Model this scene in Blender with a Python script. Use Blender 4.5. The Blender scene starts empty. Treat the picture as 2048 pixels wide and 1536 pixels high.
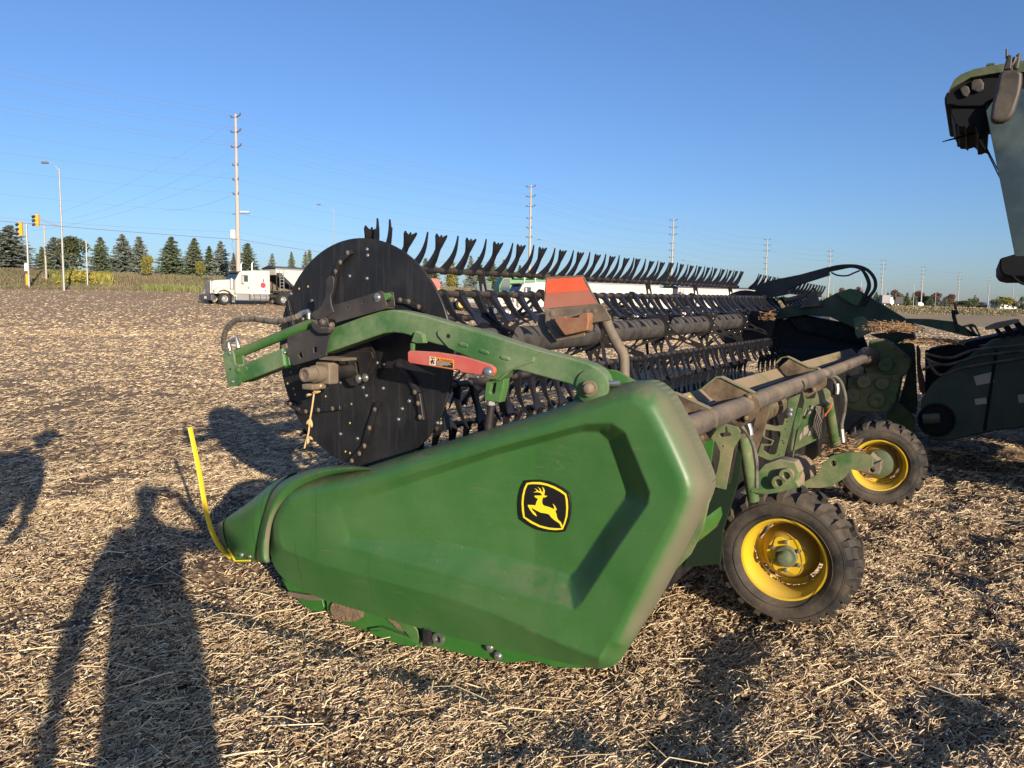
import bpy, bmesh, math, random
import numpy as np
from mathutils import Vector, Matrix
from mathutils.geometry import tessellate_polygon
random.seed(7); RNG = np.random.default_rng(11)
sc = bpy.context.scene
COL = sc.collection
# ------------------------------------------------------------------ camera
FPX, CAMH = 1538.0, 1.6
PITCH, ROLL = math.radians(5.75), math.radians(0.93)
FWD = Vector((0, math.cos(PITCH), -math.sin(PITCH)))
_r0 = Vector((1, 0, 0)); _u0 = _r0.cross(FWD)
RIGHT = _r0*math.cos(ROLL) + _u0*math.sin(ROLL)
UP = -_r0*math.sin(ROLL) + _u0*math.cos(ROLL)
CAM = Vector((0, 0, CAMH))
cd = bpy.data.cameras.new('camera'); cd.sensor_width = 36; cd.lens = FPX/2048*36
cd.clip_start = 0.05; cd.clip_end = 9000
cam = bpy.data.objects.new('camera', cd); COL.objects.link(cam)
M = Matrix((RIGHT, UP, -FWD)).transposed().to_4x4(); M.translation = CAM
cam.matrix_world = M; sc.camera = cam
# ------------------------------------------------------------------ light
SUN_EL, SUN_AZ = math.radians(13.2), math.radians(180-25.4)   # shadows run away from the camera to the left
w = bpy.data.worlds.new('World'); sc.world = w; w.use_nodes = True
nt = w.node_tree; nt.nodes.clear()
sky = nt.nodes.new('ShaderNodeTexSky'); sky.sky_type = 'NISHITA'; sky.sun_disc = False
sky.sun_elevation = SUN_EL; sky.sun_rotation = SUN_AZ
sky.altitude = 150; sky.air_density = 1.0; sky.dust_density = 0.9; sky.ozone_density = 5.2
bg = nt.nodes.new('ShaderNodeBackground'); bg.inputs[1].default_value = 0.118
wo = nt.nodes.new('ShaderNodeOutputWorld')
tn = nt.nodes.new('ShaderNodeMix'); tn.data_type = 'RGBA'; tn.blend_type = 'MULTIPLY'; tn.inputs[0].default_value = 1.0; tn.inputs[7].default_value = (1.0, .925, 1.0, 1)
nt.links.new(sky.outputs[0], tn.inputs[6]); nt.links.new(tn.outputs[2], bg.inputs[0]); nt.links.new(bg.outputs[0], wo.inputs[0])
sd = bpy.data.lights.new('sun', 'SUN'); sd.energy = 5.0; sd.angle = math.radians(0.53); sd.color = (1.0, 0.85, 0.66)
sun = bpy.data.objects.new('sun', sd); COL.objects.link(sun)
to_sun = Vector((math.sin(SUN_AZ)*math.cos(SUN_EL), math.cos(SUN_AZ)*math.cos(SUN_EL), math.sin(SUN_EL)))
sun.rotation_euler = to_sun.to_track_quat('Z', 'Y').to_euler()
sun.location = to_sun*30
vs = sc.view_settings; vs.view_transform = 'Standard'; vs.look = 'None'; vs.gamma = 1.0
vs.exposure = 0.53; vs.use_curve_mapping = False
sc.cycles.max_bounces = 6; sc.cycles.transparent_max_bounces = 8
# ------------------------------------------------------------------ helpers
def ray(px, py):
    return (FWD*FPX + RIGHT*(px-1024) - UP*(py-768)).normalized()
A31 = math.radians(31)
E = Vector((math.sin(A31), math.cos(A31), 0)); N = Vector((-math.cos(A31), math.sin(A31), 0))
S0, T0 = 2.746, 1.2132
ORIGIN = E*S0 + N*T0
HEADER_MAT = Matrix.Translation(ORIGIN) @ Matrix.Rotation(math.radians(59), 4, 'Z')
# header coordinates: s along the header away from the near end, t towards its front, z up
def ps(px, py, s):
    d = ray(px, py); k = (s+S0-CAM.dot(E))/d.dot(E); q = CAM+d*k
    return Vector((s, q.dot(N)-T0, q.z))
def pt(px, py, t):
    d = ray(px, py); k = (t+T0-CAM.dot(N))/d.dot(N); q = CAM+d*k
    return Vector((q.dot(E)-S0, t, q.z))
def pz(px, py, z):
    d = ray(px, py); k = (z-CAM.z)/d.z; q = CAM+d*k
    return Vector((q.dot(E)-S0, q.dot(N)-T0, z))
def at(px, py, Y):            # world point at forward distance Y
    d = ray(px, py); return CAM + d*(Y/d.y)
def tag(o, label=None, cat=None, group=None, kind=None):
    if label: o['label'] = label
    if cat: o['category'] = cat
    if group: o['group'] = group
    if kind: o['kind'] = kind
    return o
def empty(name, loc=(0, 0, 0), rz=0, **k):
    o = bpy.data.objects.new(name, None); COL.objects.link(o); o.location = loc; o.rotation_euler.z = rz
    o.empty_display_size = 0.3
    return tag(o, **k)
def link(name, me, parent=None, loc=None, rot=None):
    o = bpy.data.objects.new(name, me); COL.objects.link(o)
    if parent: o.parent = parent
    if loc is not None: o.location = loc
    if rot is not None: o.rotation_euler = rot
    return o
class MB:
    """collects geometry, build() links it as one mesh object"""
    def __init__(self): self.v = []; self.f = []
    def add(self, vs, fs):
        b = len(self.v); self.v += [tuple(x) for x in vs]; self.f += [tuple(i+b for i in f) for f in fs]; return self
    def box(self, c, d, rot=None):
        c = Vector(c); h = Vector(d)*0.5; vs = []
        for x in (-1, 1):
            for y in (-1, 1):
                for z in (-1, 1):
                    p = Vector((x*h.x, y*h.y, z*h.z))
                    if rot: p = rot @ p
                    vs.append(c+p)
        return self.add(vs, [(0, 1, 3, 2), (4, 6, 7, 5), (0, 4, 5, 1), (2, 3, 7, 6), (0, 2, 6, 4), (1, 5, 7, 3)])
    def bar(self, p0, p1, w, h, up=(0, 0, 1)):
        p0 = Vector(p0); p1 = Vector(p1); d = (p1-p0).normalized(); u = Vector(up)
        a = d.cross(u)
        if a.length < 1e-4: a = d.cross(Vector((1, 0, 0)))
        a.normalize(); b = a.cross(d)
        vs = [p+a*(w/2)*i+b*(h/2)*j for p in (p0, p1) for i, j in ((-1, -1), (1, -1), (1, 1), (-1, 1))]
        return self.add(vs, [(0, 1, 2, 3), (7, 6, 5, 4), (0, 4, 5, 1), (1, 5, 6, 2), (2, 6, 7, 3), (3, 7, 4, 0)])
    def tube(self, path, r, n=8, cap=True, sq=1.0):
        path = [Vector(p) for p in path]; m = len(path)
        rs = r if isinstance(r, (list, tuple)) else [r]*m
        vs = []; prev = None
        for i, p in enumerate(path):
            d = (path[min(i+1, m-1)]-path[max(i-1, 0)]).normalized()
            if prev is None:
                a = d.cross(Vector((0, 0, 1)))
                if a.length < 1e-3: a = d.cross(Vector((0, 1, 0)))
            else: a = prev - d*prev.dot(d)
            a.normalize(); prev = a; b = a.cross(d)
            for k in range(n):
                th = 2*math.pi*k/n; vs.append(p+a*(rs[i]*math.cos(th))+b*(rs[i]*sq*math.sin(th)))
        fs = [(i*n+k, i*n+(k+1) % n, (i+1)*n+(k+1) % n, (i+1)*n+k) for i in range(m-1) for k in range(n)]
        if cap: fs += [tuple(range(n-1, -1, -1)), tuple(range((m-1)*n, m*n))]
        return self.add(vs, fs)
    def lathe(self, prof, c, ax, n=24):
        """prof: (distance along ax, radius)"""
        c = Vector(c); ax = Vector(ax).normalized(); a = ax.cross(Vector((0, 0, 1)))
        if a.length < 1e-3: a = Vector((1, 0, 0))
        a.normalize(); b = ax.cross(a); vs = []
        for h, r in prof:
            for k in range(n):
                th = 2*math.pi*k/n; vs.append(c+ax*h+(a*math.cos(th)+b*math.sin(th))*max(r, 1e-4))
        m = len(prof)
        fs = [(i*n+k, (i+1)*n+k, (i+1)*n+(k+1) % n, i*n+(k+1) % n) for i in range(m-1) for k in range(n)]
        return self.add(vs, fs)
    def prism(self, poly, vec, holes=()):
        """extrude a planar polygon (with holes) along vec"""
        poly = [Vector(p) for p in poly]; loops = [poly]+[[Vector(p) for p in h] for h in holes]; vec = Vector(vec)
        flat = [p for l in loops for p in l]; n = len(flat)
        tris = tessellate_polygon(loops)
        fs = []
        nrm = Vector((0, 0, 0))
        for i in range(len(poly)):
            p, q = poly[i], poly[(i+1) % len(poly)]
            nrm += Vector(((p.y-q.y)*(p.z+q.z), (p.z-q.z)*(p.x+q.x), (p.x-q.x)*(p.y+q.y)))
        flip = nrm.dot(vec) > 0        # front cap should face -vec
        for t in tris:
            a, b, c = t
            fn = (flat[b]-flat[a]).cross(flat[c]-flat[a])
            if fn.dot(vec) > 0: a, b, c = a, c, b
            fs.append((a, b, c)); fs.append((c+n, b+n, a+n))
        k = 0
        for li, l in enumerate(loops):
            m = len(l)
            nn = Vector((0, 0, 0))
            for i in range(m):
                p, q = l[i], l[(i+1) % m]
                nn += Vector(((p.y-q.y)*(p.z+q.z), (p.z-q.z)*(p.x+q.x), (p.x-q.x)*(p.y+q.y)))
            ccw = nn.dot(vec) > 0
            if li: ccw = not ccw
            for i in range(m):
                a, b = k+i, k+(i+1) % m
                fs.append((a, b, b+n, a+n) if ccw else (b, a, a+n, b+n))
            k += m
        return self.add(flat+[p+vec for p in flat], fs)
    def build(self, name, mat, parent=None, smooth=False, bevel=0, angle=35, seg=2, loc=None, rot=None):
        me = bpy.data.meshes.new(name); me.from_pydata(self.v, [], self.f); me.validate()
        if mat: me.materials.append(mat)
        if smooth:
            me.polygons.foreach_set('use_smooth', [True]*len(me.polygons))
            try: me.set_sharp_from_angle(angle=math.radians(angle))
            except Exception: pass
        o = link(name, me, parent, loc, rot)
        if bevel:
            # weld seam vertices first so that the bevel runs along real edges
            bm = bmesh.new(); bm.from_mesh(me); bmesh.ops.remove_doubles(bm, verts=bm.verts, dist=1e-5)
            bmesh.ops.dissolve_limit(bm, angle_limit=0.02, verts=bm.verts, edges=bm.edges)
            bm.to_mesh(me); bm.free()
            md = o.modifiers.new('b', 'BEVEL'); md.width = bevel; md.segments = seg; md.limit_method = 'ANGLE'; md.angle_limit = math.radians(40)
            me.polygons.foreach_set('use_smooth', [True]*len(me.polygons))
            wn = o.modifiers.new('w', 'WEIGHTED_NORMAL'); wn.keep_sharp = True
        return o
def smooth_path(pts, n=6, closed=False):
    """Catmull-Rom through pts"""
    P = [Vector(p) for p in pts]; out = []; m = len(P)
    rng = range(m) if closed else range(m-1)
    for i in rng:
        if closed: p0, p1, p2, p3 = P[(i-1) % m], P[i], P[(i+1) % m], P[(i+2) % m]
        else: p0, p1, p2, p3 = P[max(i-1, 0)], P[i], P[i+1], P[min(i+2, m-1)]
        for k in range(n):
            t = k/n
            out.append(0.5*((2*p1)+(p2-p0)*t+(2*p0-5*p1+4*p2-p3)*t*t+(3*p1-p0-3*p2+p3)*t**3))
    if not closed: out.append(P[-1])
    return out
def copy_tree(o, parent=None):
    c = o.copy(); COL.objects.link(c); c.parent = parent
    for ch in list(o.children): copy_tree(ch, c)
    return c
# ------------------------------------------------------------------ materials
def newmat(name):
    m = bpy.data.materials.new(name); m.use_nodes = True
    n = m.node_tree; b = n.nodes['Principled BSDF']; return m, n, b
def mixc(n, fac, a, b):
    x = n.nodes.new('ShaderNodeMix'); x.data_type = 'RGBA'
    for v, i in ((a, 6), (b, 7)):
        if isinstance(v, tuple): x.inputs[i].default_value = (*v, 1)
        else: n.links.new(v, x.inputs[i])
    if isinstance(fac, float): x.inputs[0].default_value = fac
    else: n.links.new(fac, x.inputs[0])
    return x.outputs[2]
def ramp(n, src, p0, p1, v0=0., v1=1.):
    r = n.nodes.new('ShaderNodeMapRange'); r.inputs[1].default_value = p0; r.inputs[2].default_value = p1
    r.inputs[3].default_value = v0; r.inputs[4].default_value = v1; n.links.new(src, r.inputs[0]); return r.outputs[0]
def noise(n, scale, detail=4, rough=.55, vec=None, dist=0):
    x = n.nodes.new('ShaderNodeTexNoise'); x.inputs['Scale'].default_value = scale; x.inputs['Detail'].default_value = detail
    x.inputs['Roughness'].default_value = rough; x.inputs['Distortion'].default_value = dist
    if vec is None:
        tc = n.nodes.new('ShaderNodeTexCoord'); vec = tc.outputs['Object']
    n.links.new(vec, x.inputs['Vector']); return x.outputs[0]
def math_(n, op, a, b=None):
    x = n.nodes.new('ShaderNodeMath'); x.operation = op
    for v, i in ((a, 0), (b, 1)):
        if v is None: continue
        if isinstance(v, (int, float)): x.inputs[i].default_value = v
        else: n.links.new(v, x.inputs[i])
    return x.outputs[0]
def bump(n, b, h, strength=.3, dist=.01):
    x = n.nodes.new('ShaderNodeBump'); x.inputs['Strength'].default_value = strength; x.inputs['Distance'].default_value = dist
    n.links.new(h, x.inputs['Height']); n.links.new(x.outputs[0], b.inputs['Normal'])
DUST = (.30, .225, .145)
def paint(name, col, rough=.4, dust=.35, var=.25, spec=.5, metal=0., dustcol=DUST, top=.6, rear=0., scale=3., coat=0., bumpy=.0):
    """painted metal: slight colour variation, blotchy settled dust (more on up- and rear-facing faces)"""
    m, n, b = newmat(name)
    nz = noise(n, scale, 6, .65); nf = noise(n, scale*14, 4, .6)
    g = n.nodes.new('ShaderNodeNewGeometry'); sp = n.nodes.new('ShaderNodeSeparateXYZ'); n.links.new(g.outputs['Normal'], sp.inputs[0])
    upf = ramp(n, sp.outputs[2], .0, 1., 0., top)
    base = mixc(n, ramp(n, nz, .3, .7), tuple(c*(1-var) for c in col), tuple(min(1, c*(1+var*.6)) for c in col))
    d = math_(n, 'ADD', upf, ramp(n, nz, .38, .72, 0., dust))
    if rear:
        dt = n.nodes.new('ShaderNodeVectorMath'); dt.operation = 'DOT_PRODUCT'; n.links.new(g.outputs['Normal'], dt.inputs[0])
        dt.inputs[1].default_value = tuple(-N)
        d = math_(n, 'ADD', d, ramp(n, dt.outputs['Value'], .25, .75, 0., rear))
    d = math_(n, 'MULTIPLY', d, ramp(n, nf, .2, .65, .55, 1.1))
    d = math_(n, 'MINIMUM', d, .96)
    c = mixc(n, d, base, dustcol)
    n.links.new(c, b.inputs['Base Color'])
    rr = ramp(n, d, 0., .7, rough, .85); n.links.new(rr, b.inputs['Roughness'])
    b.inputs['Metallic'].default_value = metal; b.inputs['Specular IOR Level'].default_value = spec
    b.inputs['Coat Weight'].default_value = coat; b.inputs['Coat Roughness'].default_value = .25
    if bumpy: bump(n, b, nf, bumpy, .004)
    return m
def simple(name, col, rough=.6, metal=0., var=.15, scale=8., spec=.4, bumpy=0.):
    m, n, b = newmat(name)
    nz = noise(n, scale, 5, .6)
    n.links.new(mixc(n, nz, tuple(c*(1-var) for c in col), tuple(min(1, c*(1+var)) for c in col)), b.inputs['Base Color'])
    b.inputs['Roughness'].default_value = rough; b.inputs['Metallic'].default_value = metal; b.inputs['Specular IOR Level'].default_value = spec
    if bumpy: bump(n, b, nz, bumpy, .01)
    return m
GREEN = (.030, .150, .030)
mt = {}
mt['green'] = paint('green_paint', GREEN, .38, .30, .12, top=.45, scale=3)
mt['green_dusty'] = paint('dusty_green_paint', (.035, .135, .032), .5, .75, .2, top=.9, scale=5)
mt['green_rear'] = paint('rear_green_paint', (.05, .13, .035), .55, .8, .2, top=.8, scale=4)
mt['green_clean'] = paint('bright_green_paint', (.026, .145, .022), .35, .12, .08, top=.15, scale=6)
mt['black'] = paint('black_paint', (.010, .011, .014), .42, .10, .2, top=.12, scale=4)
mt['tine'] = paint('black_plastic', (.012, .013, .018), .36, .05, .2, top=.03, scale=9)
mt['tube'] = paint('dusty_black_tube', (.014, .013, .014), .45, .22, .25, top=.12, scale=7)
mt['greybrown'] = paint('dusty_grey_steel', (.13, .105, .08), .6, .45, .3, top=.5, scale=7)
mt['charcoal'] = paint('charcoal_plate', (.030, .030, .033), .5, .16, .15, top=.35, scale=5)
mt['shaft'] = paint('dusty_grey_plastic_tube', (.075, .068, .066), .5, .45, .15, top=.5, scale=6)
mt['bracket'] = paint('dusty_brown_bracket', (.09, .06, .035), .7, .6, .3, top=.4, scale=9, bumpy=.25)
mt['steel'] = simple('zinc_steel', (.55, .55, .52), .35, .9, .1, 30)
mt['chrome'] = simple('polished_metal', (.8, .8, .8), .15, 1., .05)
mt['rubber'] = paint('tyre_rubber', (.018, .017, .016), .75, .75, .2, top=.25, scale=6, dustcol=(.13, .10, .07), bumpy=.2)
mt['yellow'] = paint('yellow_paint', (.62, .42, .012), .38, .3, .08, top=.25, scale=9, dustcol=(.36, .26, .12))
mt['yellow_rod'] = simple('yellow_fibreglass', (.70, .50, .03), .4, 0, .05)
mt['red'] = paint('faded_red_paint', (.50, .085, .07), .5, .35, .1, top=.5, scale=4, dustcol=(.42, .25, .18))
mt['orange'] = paint('reflective_orange', (.80, .11, .045), .45, .25, .08, top=.1, scale=9, dustcol=(.42, .2, .12))
mt['orange_dull'] = paint('dusty_reflective_red', (.42, .12, .08), .6, .75, .12, top=.2, scale=3, dustcol=(.29, .19, .13))
mt['lens'] = paint('dusty_lamp_lens', (.25, .10, .05), .5, .85, .15, top=.3, scale=10, dustcol=(.27, .175, .11))
mt['mud'] = newmat('dried_mud')[0]
_n = mt['mud'].node_tree; _b = _n.nodes['Principled BSDF']; _z = noise(_n, 26, 6, .7, None, .6); _y = noise(_n, 7, 3, .5)
_n.links.new(mixc(_n, _z, (.12, .075, .045), (.40, .28, .17)), _b.inputs['Base Color']); _b.inputs['Roughness'].default_value = .95; bump(_n, _b, math_(_n, 'ADD', _z, _y), 1.0, .05)
mt['hose'] = paint('hydraulic_hose', (.02, .02, .02), .55, .3, .2, top=.3, scale=12)
mt['sleeve'] = paint('woven_hose_sleeve', (.045, .042, .035), .8, .8, .3, top=.4, scale=14, dustcol=(.22, .2, .16))
mt['white'] = simple('white_paint', (.78, .77, .72), .35, 0, .04)
mt['glass'] = simple('dark_glass', (.02, .03, .035), .08, 0, .1, 2, .6)
mt['deck'] = simple('black_rubber_belt', (.013, .013, .014), .7, 0, .3, 20)
mt['straw'] = simple('dry_stem', (.60, .42, .20), .8, 0, .2, 40, .2)

mt['reeltube'] = paint('ribbed_dusty_tube', (.045, .042, .042), .55, .5, .25, top=.5, scale=6, dustcol=(.12, .105, .09))
mt['beam'] = paint('dust_caked_green_beam', (.05, .13, .035), .6, .9, .2, top=1.0, scale=3.5, dustcol=(.28, .205, .125))
mt['dusty_tube'] = paint('dust_caked_beam', (.10, .09, .055), .8, .9, .2, top=1.0, scale=4, dustcol=(.30, .22, .14))
mt['green_mid'] = paint('dark_green_arm', (.022, .06, .025), .5, .35, .2, top=.5)
mt['orange_dull2'] = paint('faded_red_reflector', (.50, .10, .06), .5, .45, .1, top=.3, scale=8)
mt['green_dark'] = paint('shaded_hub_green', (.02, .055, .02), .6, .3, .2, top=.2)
mt['yellow_worn'] = paint('worn_yellow', (.50, .33, .02), .55, .65, .3, top=.5, scale=14, dustcol=(.24, .16, .07))
mt['hub'] = paint('dusty_hub_green', (.07, .11, .05), .5, .6, .2, top=.3, dustcol=(.25, .22, .17))
mt['label_dull'] = simple('dusty_label', (.36, .31, .24), .7, 0, .25, 60)

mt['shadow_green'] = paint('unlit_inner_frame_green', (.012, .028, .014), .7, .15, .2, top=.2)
mt['shade_plate'] = simple('inner_plate_shade_green', (.010, .022, .011), .8, 0, .2, 6, .2)  # near-black green: the shade on the side frame is put into its colour
# ------------------------------------------------------------------ terrain
TX = [0, 400, 900, 1500, 1850, 2048]
T_YE = [577, 583, 602, 615, 628, 632]; T_DE = [88, 88, 92, 150, 300, 300]
T_P = [2.2, 2.47, 4.3, 4.0, 3.0, 3.0]
T_YB = [541, 556, 578, 603, 613, 619]; T_DB = [104, 104, 108, 190, 380, 380]
def hzn(px): return 613+.01623*(px-1024)
_ze = [1.6+(hzn(x)-y)/FPX*d for x, y, d in zip(TX, T_YE, T_DE)]
_zb = [1.6+(hzn(x)-y)/FPX*d for x, y, d in zip(TX, T_YB, T_DB)]
def azpx(x, y):
    return np.clip(1024+FPX*np.tan(np.clip(np.arctan2(x, np.maximum(y, 1e-3)), -1.0, 1.0)), -300, 2400)
def field_dist(x, y):
    return np.interp(azpx(x, y), TX, T_DE), np.interp(azpx(x, y), TX, T_DB)
def zbase(x, y):
    x = np.asarray(x, float); y = np.asarray(y, float)
    px = azpx(x, y); r = np.maximum(y, 0)
    de = np.interp(px, TX, T_DE); db = np.interp(px, TX, T_DB); ze = np.interp(px, TX, _ze); zb = np.interp(px, TX, _zb)
    k = np.clip((r-12)/(de-12), 0, 1)**np.interp(px, TX, T_P)
    k2 = np.clip((r-de)/(db-de), 0, 1); k2 = k2*k2*(3-2*k2)
    return ze*k+(zb-ze)*k2
def vnoise(x, y, sc_, seed):
    """value noise, vectorised"""
    x = x/sc_+seed*17.3; y = y/sc_+seed*5.7
    xi = np.floor(x).astype(np.int64); yi = np.floor(y).astype(np.int64); fx = x-xi; fy = y-yi
    fx = fx*fx*(3-2*fx); fy = fy*fy*(3-2*fy)
    def h(a, b):
        n = (a*374761393+b*668265263+seed*1442695041) & 0x7fffffff
        n = ((n ^ (n >> 13))*1274126177) & 0x7fffffff
        return ((n ^ (n >> 16)) & 0xffff)/65535.
    return (h(xi, yi)*(1-fx)+h(xi+1, yi)*fx)*(1-fy)+(h(xi, yi+1)*(1-fx)+h(xi+1, yi+1)*fx)*fy
def zlump(x, y):
    r = np.hypot(x, y)
    fall = np.clip(1.25-r/40, .0, 1)
    rough = np.clip(.62+.5*(x+.15*y)/2.4, .5, 1.6)       # rougher, more trampled towards the right of the picture
    # wheel-worn strips slightly across the field
    u = x*.9+y*.25
    n = (vnoise(x, y, .75, 1)-.5)*.07+(vnoise(x, y, .26, 2)-.5)*.066+(vnoise(x, y, .11, 3)-.5)*.050+(vnoise(u, y*.35, .5, 4)-.5)*.05
    n += (vnoise(x, y, .05, 5)-.5)*.024*np.clip(2-r/6, 0, 1)
    near = np.clip((r-.2)/1.2, .15, 1)
    hs = x*math.sin(A31)+y*math.cos(A31)-S0; ht = -x*math.cos(A31)+y*math.sin(A31)-T0       # swept flat under the machine
    u_ = np.clip(1-np.maximum(np.maximum(-.12-hs, hs-1.2), np.maximum(-.3-ht, ht-2.5))/.25, 0, 1)
    return n*rough*fall*near*(1-.6*u_)-.085*u_
def zg(x, y): return zbase(x, y)+zlump(np.asarray(x, float), np.asarray(y, float))
def np_mesh(name, V, F, mat, smooth=True, attr=None):
    me = bpy.data.meshes.new(name); V = np.asarray(V, np.float32); F = np.asarray(F, np.int32); k = F.shape[1]
    me.vertices.add(len(V)); me.vertices.foreach_set('co', V.ravel())
    me.loops.add(F.size); me.loops.foreach_set('vertex_index', F.ravel())
    me.polygons.add(len(F)); me.polygons.foreach_set('loop_start', np.arange(0, F.size, k, dtype=np.int32))
    me.polygons.foreach_set('loop_total', np.full(len(F), k, np.int32))
    if smooth: me.polygons.foreach_set('use_smooth', np.ones(len(F), bool))
    me.update(calc_edges=True)
    if attr is not None:
        a = me.attributes.new('tint', 'FLOAT', 'POINT'); a.data.foreach_set('value', np.asarray(attr, np.float32))
    if mat: me.materials.append(mat)
    return me
def ground():
    az = np.concatenate([np.linspace(-180, -42, 40)[:-1], np.linspace(-42, 42, 360), np.linspace(42, 180, 40)[1:]])
    az = np.radians(az)
    r = np.concatenate([np.linspace(.15, 2., 20)[:-1], np.geomspace(2., 20, 330)[:-1], np.geomspace(20, 130, 130)[:-1], np.geomspace(130, 6000, 50)])
    R_, A_ = np.meshgrid(r, az, indexing='ij'); X = R_*np.sin(A_); Y = R_*np.cos(A_); Z = zg(X, Y)
    nr, na = R_.shape; V = np.stack([X, Y, Z], -1).reshape(-1, 3)
    i = np.arange(nr-1)[:, None]*na; j = np.arange(na-1)[None, :]
    F = np.stack([i+j, i+j+1, i+na+j+1, i+na+j], -1).reshape(-1, 4)[:, ::-1]
    de_, db_ = field_dist(X, Y); rr_ = np.hypot(X, Y); edge = np.clip((Y-de_-1+(vnoise(X, Y, 3, 8)-.5)*2)/2.5+.5, 0, 1)*(Y > 10)
    m, n, b = newmat('stubble_field_soil')
    tc = n.nodes.new('ShaderNodeTexCoord'); P = tc.outputs['Object']
    mp = n.nodes.new('ShaderNodeMapping'); mp.inputs['Scale'].default_value = (1, 3.2, 1); n.links.new(P, mp.inputs[0])
    n1 = noise(n, 30, 7, .72, P); n2 = noise(n, 2.2, 6, .6, P, .4); n3 = noise(n, .16, 5, .55, mp.outputs[0]); n4 = noise(n, 9, 6, .75, mp.outputs[0], .6)
    soil = mixc(n, n2, (.030, .019, .013), (.085, .054, .036))
    litter = mixc(n, ramp(n, n1, .3, .7), (.18, .12, .08), (.50, .37, .23))
    cov = math_(n, 'ADD', ramp(n, n4, .36, .64), ramp(n, n3, .35, .65, -.28, .28))
    far = mixc(n, cov, mixc(n, n3, (.33, .225, .13), (.39, .27, .16)), mixc(n, n3, (.42, .30, .185), (.49, .36, .22)))
    vl = n.nodes.new('ShaderNodeVectorMath'); vl.operation = 'LENGTH'; n.links.new(P, vl.inputs[0])
    near = mixc(n, ramp(n, n1, .42, .62), soil, litter)
    col = mixc(n, ramp(n, vl.outputs['Value'], 9., 26.), near, far)
    # pale stubble further off on the right-hand side of the field
    sx = n.nodes.new('ShaderNodeSeparateXYZ'); n.links.new(P, sx.inputs[0])
    right = math_(n, 'MULTIPLY', ramp(n, sx.outputs[0], 12., 50.), ramp(n, sx.outputs[1], 28., 80.))
    band = noise(n, .05, 3, .5, mp.outputs[0])
    col = mixc(n, right, col, mixc(n, ramp(n, band, .4, .6), (.34, .245, .14), (.46, .35, .20)))
    ea = n.nodes.new('ShaderNodeAttribute'); ea.attribute_name = 'tint'; nv = noise(n, .35, 5, .6, P)
    verge = mixc(n, ramp(n, nv, .35, .65), (.14, .12, .065), (.21, .165, .10))
    verge = mixc(n, ramp(n, vl.outputs['Value'], 180., 420.), verge, (.14, .15, .06))
    col = mixc(n, ea.outputs['Fac'], col, verge)
    n.links.new(col, b.inputs['Base Color']); b.inputs['Roughness'].default_value = .95; b.inputs['Specular IOR Level'].default_value = .15
    hh = math_(n, 'ADD', n1, n4); bump(n, b, hh, .5, .025)
    o = link('ground', np_mesh('ground', V, F, m, True, edge.ravel())); tag(o, 'harvested field of brown soil littered with chopped straw', None, None, 'structure')
ground()
# ------------------------------------------------------------------ straw litter
def straw_mat():
    m, n, b = newmat('straw_pieces')
    a = n.nodes.new('ShaderNodeAttribute'); a.attribute_name = 'tint'
    cr = n.nodes.new('ShaderNodeValToRGB'); e = cr.color_ramp
    e.elements[0].position = 0; e.elements[0].color = (.07, .042, .026, 1)
    e.elements[1].position = 1; e.elements[1].color = (.98, .84, .59, 1)
    for p, c in ((.25, (.24, .155, .09)), (.5, (.58, .43, .26)), (.75, (.82, .65, .40))):
        x = e.elements.new(p); x.color = (*c, 1)
    n.links.new(a.outputs['Fac'], cr.inputs[0]); n.links.new(cr.outputs[0], b.inputs['Base Color'])
    b.inputs['Roughness'].default_value = .6; b.inputs['Specular IOR Level'].default_value = .3
    return m
SMAT = straw_mat()
def scatter(r0, r1, n, az0=-36.5, az1=36.5, power=1.0):
    u = RNG.random(n)
    if power == 0: r = np.exp(np.log(r0)+u*(np.log(r1)-np.log(r0)))    # density ~ 1/r^2
    else: r = np.sqrt(r0*r0+u*(r1*r1-r0*r0))
    a = np.radians(az0+RNG.random(n)*(az1-az0)); return r*np.sin(a), r*np.cos(a), r
def patchy(x, y):
    return vnoise(x, y, .5, 21)*.5+vnoise(x, y, .16, 22)*.3+vnoise(x, y, 1.7, 23)*.2
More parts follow.
